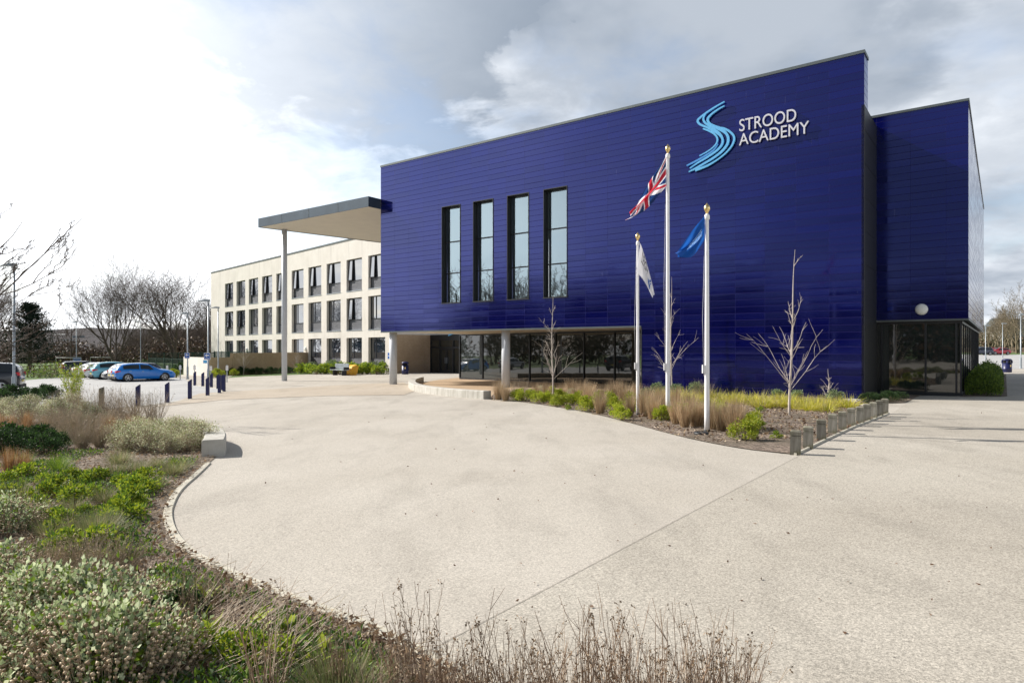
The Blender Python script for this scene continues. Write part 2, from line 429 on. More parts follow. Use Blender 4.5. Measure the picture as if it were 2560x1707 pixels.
M['white_pole'] = plain('white_gloss_paint', (0.84, 0.84, 0.86), 0.25, 0.0, var=0.03)
M['gold'] = plain('gilt_finial', (0.80, 0.60, 0.28), 0.22, 0.9, var=0.1)
M['steel'] = plain('galvanised_steel', (0.36, 0.40, 0.43), 0.45, 0.5, var=0.12, scale=2)
M['lamp_glass'] = plain('opal_glass', (0.80, 0.82, 0.80), 0.3, 0.0, var=0.03)
M['navy'] = plain('navy_blue_paint', (0.012, 0.016, 0.085), 0.4, 0.0, var=0.1)
M['reflect_white'] = plain('white_enamel', (0.80, 0.80, 0.80), 0.4, 0.0, var=0.02)
M['sign_blue'] = plain('sign_blue_enamel', (0.012, 0.10, 0.42), 0.4, 0.0, var=0.04)
M['yellow'] = plain('yellow_plastic', (0.80, 0.42, 0.02), 0.5, 0.0, var=0.08)
M['rope'] = plain('halyard_rope', (0.45, 0.45, 0.47), 0.8, 0.0, var=0.05)
M['rubber'] = plain('black_rubber', (0.015, 0.015, 0.016), 0.75, 0.0, var=0.1)
M['rim'] = plain('alloy_rim', (0.42, 0.43, 0.45), 0.3, 0.8, var=0.1)
M['red_lamp'] = plain('red_tail_lens', (0.55, 0.01, 0.02), 0.2, 0.0, var=0.05)
M['head_lamp'] = plain('clear_headlamp_lens', (0.55, 0.57, 0.60), 0.12, 0.3, var=0.05)
M['green_mesh'] = plain('dark_green_mesh', (0.012, 0.045, 0.035), 0.5, 0.0, var=0.1)
M['fence_wood'] = plain('brown_fence_timber', (0.14, 0.10, 0.07), 0.8, 0.0, var=0.2)
def wood():
    t = NT('weathered_timber'); c = t.coord(); sp = t.sep(c)
    g = t.noise(t.mapping(c, (14, 14, 1.4)), 1.6, 5, 0.65, 0.3)
    a = t.mix(t.rng(g, 0.3, 0.7), (0.13, 0.12, 0.095), (0.30, 0.285, 0.25))
    a = t.mix(t.math('MULTIPLY', t.rng(t.noise(c, 5, 4, 0.6), 0.45, 0.62), 0.6), a, (0.12, 0.115, 0.05))
    hv = t.rng(t.rand(), 0, 1, 0.62, 1.35)
    a = t.mix(1.0, a, t.comb(hv, hv, hv), 'MULTIPLY')
    t.set('Base Color', a).set('Roughness', 0.85); t.set('Normal', t.bump(g, 0.6, 0.01)); return t.mat
M['wood'] = wood()
def bark(name, c0, c1, scale=6):
    t = NT(name); c = t.coord()
    g = t.noise(t.mapping(c, (1, 1, 0.4)), scale, 5, 0.65)
    t.set('Base Color', t.mix(t.rng(g, 0.3, 0.7), c0, c1)).set('Roughness', 0.9); return t.mat
M['bark'] = bark('grey_brown_bark', (0.075, 0.058, 0.045), (0.15, 0.12, 0.10))
M['bark_far'] = bark('brown_winter_twigs', (0.065, 0.048, 0.040), (0.12, 0.092, 0.078), 0.6)
M['bark_pale'] = bark('pale_young_bark', (0.40, 0.34, 0.29), (0.66, 0.59, 0.53), 12)
M['bark_birch'] = bark('pale_birch_bark', (0.24, 0.21, 0.17), (0.52, 0.49, 0.43), 3)
M['bark_gold'] = bark('golden_winter_twigs', (0.16, 0.125, 0.085), (0.27, 0.22, 0.15), 0.8)  # paler, yellower tone than the far brown twigs
def leaf(name, c, trans=0.35, var=0.22, rough=0.55):
    t = NT(name); co = t.coord()
    f = t.math('ADD', t.noise(co, 3.0, 3, 0.6), t.math('MULTIPLY', t.math('SUBTRACT', t.rand(), 0.5), 0.3))
    a = t.mix(t.rng(f, 0.3, 0.7), [x*(1-var) for x in c], [x*(1+var) for x in c])
    t.set('Base Color', a).set('Roughness', rough).set('Specular IOR Level', 0.3)
    if trans:
        tl = t.n.new('ShaderNodeBsdfTranslucent'); t.l.new(a, tl.inputs[0])
        ms = t.n.new('ShaderNodeMixShader'); ms.inputs[0].default_value = trans
        t.l.new(t.bsdf.outputs[0], ms.inputs[1]); t.l.new(tl.outputs[0], ms.inputs[2]); t.l.new(ms.outputs[0], t.out.inputs[0])
    return t.mat
for nm, c in dict(silver=(0.36, 0.44, 0.22), silver2=(0.70, 0.76, 0.50), sage=(0.14, 0.19, 0.11), seed=(0.50, 0.39, 0.26), seed2=(0.26, 0.185, 0.115),
                  lime=(0.40, 0.47, 0.035), lime2=(0.19, 0.29, 0.03), green=(0.07, 0.15, 0.025), dgreen=(0.025, 0.055, 0.018), dgreen2=(0.045, 0.085, 0.03),
                  gold=(0.66, 0.60, 0.09), gold2=(0.42, 0.44, 0.05), tan=(0.55, 0.40, 0.245), tan2=(0.36, 0.25, 0.15), straw=(0.52, 0.43, 0.28),
                  orange=(0.40, 0.21, 0.08), tuft=(0.20, 0.24, 0.09), tuft2=(0.31, 0.28, 0.14), pale=(0.58, 0.55, 0.37), pale2=(0.36, 0.32, 0.21),
                  twig=(0.23, 0.155, 0.105), twig2=(0.46, 0.37, 0.28), darkseed=(0.060, 0.042, 0.034), brown=(0.17, 0.10, 0.06), fir=(0.012, 0.026, 0.018), fir2=(0.022, 0.042, 0.026),
                  hedge=(0.19, 0.27, 0.045), hedge2=(0.10, 0.17, 0.03)).items():
    M['l_'+nm] = leaf(nm+'_leaf', c, 0.0 if nm in ('seed','seed2','twig','twig2','darkseed','fir','fir2') else 0.3)

# ------------------------------------------------------------------ ground sheets
def sheet(name, pts, dz, mat, label=None, cat=None, sub=True):
    """a sheet laid dz above the site plane"""
    from mathutils.geometry import tessellate_polygon
    vs = [Vector((p[0], p[1], gz(p[0], p[1]) + dz)) for p in pts]
    tris = tessellate_polygon([[Vector((v.x, v.y, 0)) for v in vs]])
    m = MB()
    fs = []
    for t in tris:
        a, b, c = [vs[i] for i in t]
        if (b.xy - a.xy).cross(c.xy - a.xy) < 0: t = (t[0], t[2], t[1])
        fs.append(t)
    m.add(vs, fs)
    o = m.build(name, mat); tag(o, label, cat, None, 'structure'); return o
BIG = 1400
sheet('ground', [(-BIG, -BIG), (BIG, -BIG), (BIG, BIG), (-BIG, BIG)], 0.0, M['grass'], 'grass field running away behind the car park', 'ground')
sheet('plaza', [(-60, -60), (60, -60), (75, 62), (34, 75), (0, 78), (-24, 92), (-36, 66), (-60, 20)], 0.010, M['plaza'], 'pale resin bound gravel forecourt in front of the blue hall', 'forecourt')
# the worn drive to the right of the long joint
J = [G(2000, 1140), G(1340, 1490), G(1000, 1707)]
j_dir = (J[0].xy - J[1].xy).normalized()
jb = J[1].xy - j_dir * 14
drive = [jb, J[0].xy, G(2230, 1034).xy, G(2290, 992).xy, Vector((24.5, 27.0)), Vector((40, 40)), Vector((70, 30)), Vector((60, -40)), Vector((8, -40))]
sheet('driveway', drive, 0.016, M['plaza2'], 'worn gravel drive right of the straight joint line', 'driveway')
# dark joint line between the two surfaces, and cross joints in the drive
def strip_line(name, a, b, w, dz, mat, label):
    d = (b - a).normalized(); n = Vector((-d.y, d.x)) * w / 2
    return sheet(name, [a - n, b - n, b + n, a + n], dz, mat, label, 'joint')
M['joint'] = plain('dirty_joint', (0.26, 0.235, 0.20), 0.95, var=0.4, scale=8)
M['crack'] = plain('filled_crack', (0.22, 0.20, 0.165), 0.95, var=0.4, scale=8)
strip_line('paving_joint', jb, J[0].xy, 0.006, 0.020, M['joint'], 'long dark joint line crossing the forecourt')
strip_line('paving_joint', G(2150, 1079).xy, G(2600, 1102).xy, 0.012, 0.020, M['crack'], 'thin cross joint in the drive nearer the timber posts')
strip_line('paving_joint', G(2180, 1092).xy, G(2640, 1128).xy, 0.012, 0.020, M['crack'], 'thin cross joint in the drive nearer the viewer')
# car park
cp = [G(340, 1018).xy, G(418, 1008).xy, G(475, 999).xy, G(519, 990.5).xy, G(548, 984).xy, G(558, 978).xy, G(545, 971.5).xy, G(505, 966).xy, G(478, 962).xy,
      G(462, 947).xy, G(370, 938).xy, G(230, 940).xy, G(120, 946).xy, G(40, 953).xy, G(-250, 965).xy, Vector((-75, 10)), Vector((-48, -10)), Vector((-22, 8)), Vector((-17, 16))]
sheet('car_park', cp, 0.016, M['carpark'], 'pale grey car park beyond the navy bollards', 'car park')
# kerb line round the car park
def ribbon(name, pts, w, h, mat, dz=0.0, label=None, cat=None, closed=False, bev=0.0, kind='structure', off=0.0):
    """upstand of width w and height h along a polyline on the site"""
    m = MB(); P = [Vector(p[:2]) for p in pts]; n = len(P); L = []; Rr = []
    for i in range(n):
        a = P[max(i-1, 0)]; b = P[min(i+1, n-1)]
        d = (b - a).normalized(); nn = Vector((-d.y, d.x))
        L.append(P[i] + nn * (off + w/2)); Rr.append(P[i] + nn * (off - w/2))
    vs = []
    for i in range(n):
        d = (L[i] - Rr[i]).normalized() * bev
        for q, z in ((Rr[i], dz - 0.05), (Rr[i], dz + h - bev), (Rr[i] + d, dz + h), (L[i] - d, dz + h), (L[i], dz + h - bev), (L[i], dz - 0.05)):
            vs.append((q.x, q.y, gz(q.x, q.y) + z))
    fs = []
    for i in range(n-1):
        for k in range(5):
            a = i*6+k; fs.append((a, a+6, a+7, a+1))
    fs.append((0, 1, 2, 3, 4, 5)); e = (n-1)*6; fs.append((e+5, e+4, e+3, e+2, e+1, e))
    m.add(vs, fs); o = m.build(name, mat); return tag(o, label, cat, None, kind)
ribbon('kerb', [G(x, y).xy for x, y in ((300,1022),(340,1018),(418,1008),(475,999),(519,990.5),(548,984),(558,978),(545,971.5),(505,966),(478,962))], 0.15, 0.028, M['kerb'], label='pale flush kerb along the foot of the navy bollards', cat='kerb', bev=0.008)
# beige paving bands crossing the forecourt
sheet('paving_band', [G(500, 984).xy, G(700, 972).xy, G(900, 960.5).xy, G(1010, 957).xy, G(1045, 975).xy, G(1010, 988).xy, G(820, 990).xy, G(560, 1000).xy, G(380, 1019).xy, G(430, 1008).xy], 0.020, M['band'], 'beige paving band between the canopy and the curved seat', 'paving')
strip_line('paving_joint', G(600, 962).xy, G(1000, 955.5).xy, 0.03, 0.024, M['crack'], 'thin dark joint in the paving near the canopy column')
strip_line('paving_joint', G(1000, 955.5).xy, G(1250, 958).xy, 0.03, 0.024, M['crack'], 'thin dark joint in the paving under the overhang')
sheet('patio', [G(1028, 962).xy, G(1090, 951).xy, G(1150, 944).xy, Vector((-3.93, 50.3)), Vector((7.2, 38.4)), Vector((6.3, 31.8)), G(1560, 976).xy, G(1300, 975).xy, G(1228, 992).xy, G(1100, 984).xy, G(1045, 975).xy], 0.024, M['patio'], 'ochre paved patio behind the curved seat wall', 'patio')
# lawn strip in front of the garden wall
sheet('lawn_strip', [G(566, 945).xy, G(620, 941.5).xy, G(780, 935.5).xy, G(782, 931).xy, G(600, 934).xy], 0.020, M['grass'], 'thin green lawn strip before the garden wall', 'lawn')
# planting beds
far_edge = [G2(-260, 985), G2(-20, 925), G2(120, 934), G2(235, 941), G2(300, 950), G2(400, 979)]
kerb_px = [(478,1066),(452,1091),(412,1127),(391,1162),(386,1190),(397,1227),(432,1267),(500,1306),(600,1350),(700,1390),(800,1425),(870,1456),(960,1502),(1090,1573)]
kerb_pts = smooth_curve([G2(*p).xy for p in kerb_px] + [Vector((0.75, 3.45)), Vector((1.9, 2.9)), Vector((3.2, 1.9)), Vector((4.0, 0.4))], 5)
bed_l = [p.xy for p in far_edge] + [Vector((-7.4, 15.4)), Vector((-6.35, 14.3)), Vector((-5.75, 13.0))] + kerb_pts + [Vector((2, -4)), Vector((-12, -5)), Vector((-18, 2))]
sheet('planting_bed', bed_l, 0.022, M['mulch'], 'mulched planting bed filling the near left', 'planting bed')
ribbon('kerb', kerb_pts, 0.10, 0.036, M['kerb'], label='pale curved edging around the near left planting bed', cat='kerb', bev=0.008)
bed_edge = [(1222,999),(1284,1003),(1371,1015),(1469,1032),(1567,1056),(1654,1080),(1741,1101.5),(1850,1122),(1948,1134),(1992,1138)]
bed_r_front = smooth_curve([G(*p).xy for p in bed_edge], 4)
bed_r = bed_r_front + [G(2060, 1103).xy, G(2133, 1069).xy, G(2220, 1035).xy, G(2150, 1015).xy, G(2130, 1009).xy, Vector((13.2, 26.35)), Vector((6.5, 31.3)), Vector((4.6, 32.9)), G(1300, 972).xy, G(1235, 985).xy]
sheet('planting_bed', bed_r, 0.028, M['mulch'], 'mulched planting bed between the forecourt and the blue wall', 'planting bed')
ribbon('kerb', [G(1988,1139).xy, G(2020,1124).xy, G(2060,1104).xy, G(2133,1070).xy, G(2222,1036).xy], 0.05, 0.05, M['kerb'], label='thin straight edging beside the row of timber posts', cat='kerb', bev=0.005)
sheet('side_bed', [G(2130, 1008.5).xy, G(2200, 1010).xy, G(2262, 1008).xy, G(2300, 990).xy, Vector((18.6, 28.6)), Vector((15.5, 28.8)), Vector((14.1, 26.3))], 0.034, M['mulch'], 'small shaded bed in the recess of the blue hall', 'planting bed')
sheet('side_bed', [G(2400, 993).xy, G(2518, 992).xy, G(2515, 936).xy, Vector((34.5, 49)), Vector((20.1, 28.9))], 0.034, M['mulch'], 'narrow bed with a hedge along the glazed side', 'planting bed')
def field():
    m = MB(); N = 10; vs = []
    for i in range(N+1):
        y = 76 + 66*i/N; t = i/N
        for x in (-170, -33 - 0.0*y):
            vs.append((x, y, (gz(x, y) - 0.02)*(1-t) + (-0.30 if x < -100 else -0.25)*t if i else gz(x, y) - 0.05))
    m.add(vs, [(2*i, 2*i+1, 2*i+3, 2*i+2) for i in range(N)])
    tag(m.build('grass_field', M['grass']), 'green playing field rising behind the parked cars', 'field', None, 'structure')
field()
# right-hand car park climbing away from the hall
def slope_sheet():
    m = MB(); xs0 = [(28, 58), (75, 58)]; N = 8
    vs = []
    for i in range(N+1):
        y = 56 + (135-56)*i/N; t = i/N
        for x in (22 + 22*t, 85 + 60*t):
            z = (gz(x, y) + 0.03)*(1-t) + 0.75*t if i else gz(x, y) - 0.15
            vs.append((x, y, z))
    m.add(vs, [(2*i, 2*i+1, 2*i+3, 2*i+2) for i in range(N)])
    o = m.build('road', M['carpark']); tag(o, 'pale road rising to the cars beyond the litter bin', 'road', None, 'structure')
    m = MB(); m.add([(40, 134, 0.7), (170, 134, 0.7), (190, 240, 1.9), (40, 240, 1.9)], [(0, 1, 2, 3)])
    o = m.build('grass_bank', M['grass']); tag(o, 'grass bank behind the red car', 'bank', None, 'structure')
slope_sheet()
# the wooded ridge on the horizon
def ridge():
    m = MB(); nx, ny = 260, 12; vs = []
    for j in range(ny+1):
        for i in range(nx+1):
            x = -900 + 1300*i/nx; y = 330 + 420*j/ny
            t = min(1, j/(ny-3)); t = t*t*(3-2*t)
            top = 17.5 + 4.5*noise.noise(Vector((x*0.008, 0.3, 0))) + 2.2*noise.noise(Vector((x*0.06, y*0.02, 1.0)))
            top += max(0, (x + 250) * 0.012)
            vs.append((x, y, gz(x, y)*(1-t) + top*t * (1.0 + (y-500)*0.0011) - 0.5*(1-t)))
    fs = [(j*(nx+1)+i, j*(nx+1)+i+1, (j+1)*(nx+1)+i+1, (j+1)*(nx+1)+i) for j in range(ny) for i in range(nx)]
    m.add(vs, fs, smooth=True)
    t = NT('wooded_ridge'); c = t.coord()
    a = t.mix(t.rng(t.noise(c, 0.05, 6, 0.7), 0.35, 0.65), (0.040, 0.034, 0.038), (0.066, 0.056, 0.056))
    a = t.mix(t.rng(t.noise(c, 0.5, 4, 0.7), 0.4, 0.62), a, (0.030, 0.026, 0.030))
    t.set('Base Color', a).set('Roughness', 1.0); t.set('Normal', t.bump(t.noise(c, 0.3, 5, 0.7), 1.0, 2.5))
    o = m.build('hill', t.mat); tag(o, 'wooded brown ridge on the horizon at left', 'hill', None, 'structure')
ridge()

# ------------------------------------------------------------------ the blue hall
HROT = math.atan2(-D1.y*1.0, -D1.x) if False else math.atan2(-0.5957, 0.8032)
def ray_t(px):                                    # distance along the front from A to the ray through px
    r = (px - 1280)/FPX
    return (AX - r*AY) / (-D1.x + r*D1.y)
TL = ray_t(952); HW = TL                            # hall front length
HO = Vector((AX, AY)) + D1*TL                       # local origin: left end of the front
ROOF, SOF, PAR_Z = 13.75, 3.06, 11.6
def toH(p):                                        # world xy -> hall xy
    d = Vector(p[:2]) - HO
    return Vector((-D1.dot(d), D2.dot(d)))
def huz(px, py, yo=0.0):                            # pixel -> (u,z) on the plane local y = yo
    O = HO + D2*yo; r = (px-1280)/FPX
    # camera ray (r,1)*Y ; local y of it = yo
    Y = (D2.dot(HO) + yo) / (D2.x*r + D2.y)
    return (-D1.dot(Vector((r*Y, Y)) - HO), CAMZ + (HY-py)*Y/FPX)
hall = empty('blue_hall', (HO.x, HO.y, 0), HROT, 'large cobalt blue panelled hall raised on columns at its left end', 'building')

def wall_holes(m, u0, u1, z0, z1, holes, y=0.0, mi=0):
    us = sorted({u0, u1, *[h[0] for h in holes], *[h[1] for h in holes]})
    zs = sorted({z0, z1, *[h[2] for h in holes], *[h[3] for h in holes]})
    for i in range(len(us)-1):
        for j in range(len(zs)-1):
            cu, cz = (us[i]+us[i+1])/2, (zs[j]+zs[j+1])/2
            if any(h[0] < cu < h[1] and h[2] < cz < h[3] for h in holes): continue
            m.add([(us[i], y, zs[j]), (us[i+1], y, zs[j]), (us[i+1], y, zs[j+1]), (us[i], y, zs[j+1])], [(0, 1, 2, 3)], mi)

US = huz(1603, 900)[0]
US = round(US, 3)
win_px = [(1104.6, 1151.3, 518.5, 758.4), (1183, 1233.5, 505, 754.6), (1268, 1322.3, 489, 749), (1359, 1418.4, 474.4, 742.3)]
wins = []
for a, b, yt, yb in win_px:
    u0, zt = huz(a, yt); _, zb = huz(a, yb); u1, _ = huz(b, yt)
    wins.append([u0, u1, zb, zt])
zb = sum(w[2] for w in wins)/4; zt = sum(w[3] for w in wins)/4
for w in wins: w[2] = zb; w[3] = zt
print('windows', wins, 'US', US, 'HW', HW)
m = MB(); wall_holes(m, 0, HW, SOF, ROOF - 0.12, wins)
m.add([(US, 0, -0.6), (HW, 0, -0.6), (HW, 0, SOF), (US, 0, SOF)], [(0, 1, 2, 3)])
m.build('cladding', M['blue'], hall)
# closed shell behind the panels
m = MB()
m.add([(0, 0.0, SOF), (0, 0.0, ROOF-0.12), (0, 0.85, ROOF-0.12), (0, 18, PAR_Z), (0, 18, SOF)], [(0, 1, 2, 3, 4)])
m.build('side_cladding', M['blue_side'], hall)
m = MB()   # parapet: right return and back
m.add([(HW, 0, PAR_Z), (HW, 0.85, PAR_Z), (HW, 0.85, ROOF-0.12), (HW, 0, ROOF-0.12)], [(0, 1, 2, 3)])
m.add([(0, 0.85, PAR_Z), (HW, 0.85, PAR_Z), (HW, 0.85, ROOF-0.12), (0, 0.85, ROOF-0.12)], [(3, 2, 1, 0)])
m.build('parapet', M['blue_side'], hall)
m = MB(); m.box(-0.02, HW+0.03, -0.035, 0.9, ROOF-0.12, ROOF); m.build('coping', M['coping'], hall)
m = MB(); m.add([(0, 0.85, PAR_Z), (HW, 0.85, PAR_Z), (HW, 30, PAR_Z), (0, 30, PAR_Z)], [(0, 1, 2, 3)]); m.build('roof', M['coping'], hall)
B2Y = 3.2; B2Z0 = 3.19
m = MB()   # dark recess wall between the two blue blocks, with its fine horizontal joints
m.box(HW-0.12, HW-0.004, 0.004, B2Y, -0.6, PAR_Z - 0.02)
for k in range(1, 9): m.box(HW-0.006, HW+0.008, 0.05, B2Y-0.05, k*1.33, k*1.33+0.02)
m.box(HW-0.10, HW+0.012, 0.0, 0.05, -0.6, PAR_Z)
m.box(HW-0.12, HW-0.004, B2Y, B2Y+1.2, -0.6, B2Z0-0.05)
m.build('recess_wall', M['dark'], hall)
m = MB(); m.add([(0, 0, SOF), (0, 18, SOF), (US, 18, SOF), (US, 0, SOF)], [(0, 1, 2, 3)])
m.build('soffit', M['soffit'], hall)
m = MB(); m.box(0, US, -0.02, 0.10, SOF-0.05, SOF+0.03); m.build('drip_edge', M['coping'], hall)
m = MB(); m.box(US-0.012, US+0.03, -0.012, 5.0, -0.6, SOF-0.05); m.build('end_wall', M['dark'], hall)
# windows
for (u0, u1, z0, z1) in wins:
    D = 0.38
    m = MB()   # reveal lining
    m.box(u0, u0+0.03, -0.03, D, z0, z1); m.box(u1-0.03, u1, -0.03, D, z0, z1)
    m.box(u0+0.03, u1-0.03, -0.03, D, z1-0.03, z1); m.box(u0-0.02, u1+0.02, -0.05, D, z0-0.05, z0)
    w = m.build('window', M['dark'], hall)
    m = MB(); y0 = D-0.10
    m.box(u0+0.03, u0+0.065, y0, D, z0, z1-0.03); m.box(u1-0.06, u1-0.03, y0, D, z0, z1-0.03)
    m.box(u0+0.065, u1-0.06, y0, D, z1-0.08, z1-0.03); m.box(u0+0.065, u1-0.06, y0, D, z0, z0+0.05)
    for k in (0.365, 0.69): zz = z1 - (z1-z0)*(0.0+k); m.box(u0+0.065, u1-0.06, y0, D, zz-0.03, zz+0.03)
    m.build('frame', M['frame'], w)
    m = MB(); m.add([(u0+0.06, D-0.04, z0+0.045), (u1-0.055, D-0.04, z0+0.045), (u1-0.055, D-0.04, z1-0.075), (u0+0.06, D-0.04, z1-0.075)], [(0, 1, 2, 3)])
    m.build('pane', M['glass_clear'], w)
    m = MB(); N = 60; vs = []
    for i in range(N+1):
        uu = u0 + (u1-u0)*i/N; yy = D + 0.14 + 0.035*math.sin(i*1.3) + 0.02*math.sin(i*2.9)
        vs += [(uu, yy, z0), (uu, yy, z1)]
    m.add(vs, [(2*i, 2*i+2, 2*i+3, 2*i+1) for i in range(N)], smooth=True)
    m.build('curtain', M['curtain'], w)
# columns under the overhang
for (cu, cy) in ((0.62, 0.50), (9.62, 0.62)):
    p = HO - D1*cu + D2*cy; zb_ = gz(p.x, p.y)
    m = MB(); m.lathe([(0.245, zb_-0.05), (0.245, SOF-0.0)], 32, c=(cu, cy, 0)); m.build('column', M['column'], hall)
# ground floor glazing under the overhang, set parallel to the classroom wing
gl0, gl1 = Vector((-3.93, 50.1)), Vector((7.35, 37.98))
def glaze(p0, p1, tm, zbase, ztop, parent, toL, gm, part='glazing', depth=0.07, base=0.12):
    a, b = toL(p0), toL(p1); L = (b-a).length; d = (b-a).normalized(); n = Vector((-d.y, d.x))
    def bx(m, s0, s1, y0, y1, z0, z1, mi=0):
        q = [a+d*s0+n*y0, a+d*s1+n*y0, a+d*s1+n*y1, a+d*s0+n*y1]
        m.add([(v.x, v.y, z0) for v in q]+[(v.x, v.y, z1) for v in q], [(0,3,2,1),(4,5,6,7),(0,1,5,4),(1,2,6,5),(2,3,7,6),(3,0,4,7)], mi)
    m = MB(); bx(m, 0, L, 0.0, 0.03, zbase, ztop); g = m.build(part, gm, parent)
    m = MB(); bx(m, -0.03, L, -0.05, -0.002, zbase-0.6, zbase+base); bx(m, -0.03, L, -0.05, -0.002, ztop-0.10, ztop); m.build('frame', M['frame'], g)
    for s in tm:
        m = MB(); bx(m, s-0.035, s+0.035, -depth, -0.0005, zbase+base, ztop-0.10); m.build('mullion', M['frame'], g)
    return g
def t_on(p0, d, px):
    r = (px-1280)/FPX; return (r*p0.y - p0.x)/(d.x - r*d.y)
gd = (gl1-gl0).normalized()
tm = [0.0] + [t_on(gl0, gd, x) for x in (1207, 1258, 1324.6, 1389.7, 1460.5, 1537)]
GLZ = glaze(gl0, gl1, tm, -0.30, SOF, hall, toH, M['glass_dark'])
glaze(gl0 + W2*8, gl0, [4.0], -0.30, SOF, hall, toH, M['glass_dark'])
# second block on the right
B2L = 26.0; B2Z0, B2Z1 = 3.19, 12.08; B2U = HW + 3.27
m = MB(); m.add([(HW-0.08, B2Y, B2Z0), (B2U, B2Y, B2Z0), (B2U, B2Y, B2Z1-0.1), (HW-1, B2Y, B2Z1-0.1), (HW-1, B2Y, PAR_Z), (HW-0.08, B2Y, PAR_Z)], [(0, 1, 2, 3, 4, 5)])
m.build('block_cladding', M['blue'], hall)
m = MB(); m.add([(B2U, B2Y, B2Z0), (B2U, B2Y+B2L, B2Z0), (B2U, B2Y+B2L, B2Z1-0.1), (B2U, B2Y, B2Z1-0.1)], [(0, 1, 2, 3)])
m.build('block_side_cladding', M['blue_side'], hall)
m = MB(); m.box(HW-1, B2U+0.03, B2Y-0.03, B2Y+0.35, B2Z1-0.1, B2Z1); m.box(B2U-0.3, B2U+0.03, B2Y+0.35, B2Y+B2L, B2Z1-0.1, B2Z1); m.build('block_coping', M['coping'], hall)
m = MB(); m.add([(HW, B2Y, B2Z0), (HW, B2Y+B2L, B2Z0), (B2U, B2Y+B2L, B2Z0), (B2U, B2Y, B2Z0)], [(0, 1, 2, 3)])
m.add([(HW-1, B2Y+0.3, B2Z1-0.12), (B2U-0.2, B2Y+0.3, B2Z1-0.12), (B2U-0.2, B2Y+B2L, B2Z1-0.12), (HW-1, B2Y+B2L, B2Z1-0.12)], [(0, 1, 2, 3)])
m.build('block_soffit', M['dark'], hall)
m = MB(); m.box(HW, B2U+0.01, B2Y-0.012, B2Y+0.1, B2Z0-0.05, B2Z0+0.02); m.box(B2U-0.1, B2U+0.012, B2Y+0.1, B2Y+B2L, B2Z0-0.05, B2Z0+0.02); m.build('block_drip_edge', M['coping'], hall)
def ident(p): return Vector(p[:2])
gy = B2Y + 0.30; gu1 = B2U - 0.26
q = [huz(x, 900, gy)[0] for x in (2205, 2314, 2391)]
glaze(Vector((HW, gy)), Vector((gu1, gy)), [max(0.05, q[0]-HW), q[1]-HW, q[2]-HW, gu1-HW], 0.02, B2Z0-0.05, hall, ident, M['glass_dark'])
sg = glaze(Vector((gu1, gy)), Vector((gu1, gy+24)), [2.1*k for k in range(1, 12)], 0.02, B2Z0-0.05, hall, ident, M['glass_side'], depth=0.03)
# round wall light
lu, lz = huz(2304, 773.5, B2Y)
m = MB(); m.lathe([(0.235, 0.0), (0.235, 0.04), (0.22, 0.08), (0.16, 0.12), (0.08, 0.14), (0.01, 0.145)], 28)
o = m.build('wall_light', M['lamp_glass']); o.matrix_world = Matrix.Translation((0, 0, 0))
def hall_world(u, y, z):
    p = HO - D1*u + D2*y; return Vector((p.x, p.y, z))
o.rotation_euler = (R(90), 0, HROT); o.location = hall_world(lu, B2Y-0.002, lz)
tag(o, 'round opal bulkhead light on the right hand blue block', 'wall light')

# emblem and lettering on the front
sign = empty('facade_sign', hall_world(0, 0, 0), HROT, 'sky blue S emblem and silver STROOD ACADEMY letters on the blue wall', 'sign')
def zx(x, y): return huz(1660 + x*0.17007, 230 + y*0.17007)
def stroke(m, pts, widths, y0=-0.15, y1=-0.07, n=7):
    P = smooth_curve([Vector(zx(*p)) for p in pts], n); W = smooth_curve([Vector((w, 0)) for w in widths], n)
    k = 0.17007 * 29.0 / FPX
    vs = []
    for i, p in enumerate(P):
        d = (P[min(i+1, len(P)-1)] - P[max(i-1, 0)]).normalized(); nn = Vector((-d.y, d.x)) * (W[i].x * k * 0.39)
        for yy in (y0, y1):
            vs += [(p.x+nn.x, yy, p.y+nn.y), (p.x-nn.x, yy, p.y-nn.y)]
    fs = []
    for i in range(len(P)-1):
        a = 4*i
        fs += [(a, a+4, a+5, a+1), (a+2, a+3, a+7, a+6), (a, a+2, a+6, a+4), (a+1, a+5, a+7, a+3)]
    fs += [(0, 1, 3, 2), (len(vs)-4, len(vs)-2, len(vs)-1, len(vs)-3)]
    m.add(vs, fs)
m = MB()
stroke(m, [(905,158),(790,222),(650,312),(552,388),(512,435),(540,485),(640,532),(740,575),(815,620),(868,685),(872,770),(800,865),(660,965),(510,1055),(395,1133)], [22,28,34,38,44,40,38,60,62,44,44,42,36,30,22], -0.150)
stroke(m, [(905,218),(810,272),(710,345),(658,415),(685,478),(760,525),(850,562),(925,620),(958,690),(945,780),(870,880),(750,975),(610,1060),(490,1130),(380,1185)], [22,30,38,46,46,60,70,50,48,48,46,42,40,40,20], -0.1505)
stroke(m, [(648,318),(605,370),(597,430),(640,485),(720,525),(800,550)], [14,28,40,40,50,40], -0.1495)
stroke(m, [(820,545),(905,555),(985,600),(1038,660),(1042,730),(1000,820),(905,925),(780,1020),(640,1100),(475,1162)], [50,40,40,38,38,34,30,30,40,50], -0.1485)
stroke(m, [(590,553),(680,588),(760,636),(800,700),(782,775),(715,845),(625,905),(538,950)], [28,32,34,34,30,26,24,20], -0.149)
m.build('emblem', M['emblem'], sign)
m = MB(); stroke(m, [(810,775),(745,865),(630,945),(490,1025),(350,1095)], [14,30,36,36,26], -0.148)
m.build('emblem_stroke', M['emblem2'], sign)
m = MB()
for k in range(9):
    u, z = zx([560,700,860,950,1020,700,500,830,640][k], [430,500,560,700,800,960,1070,700,380][k])
    m.box(u-0.02, u+0.02, -0.09, 0.0, z-0.02, z+0.02)
m.build('fixing', M['dark'], sign)
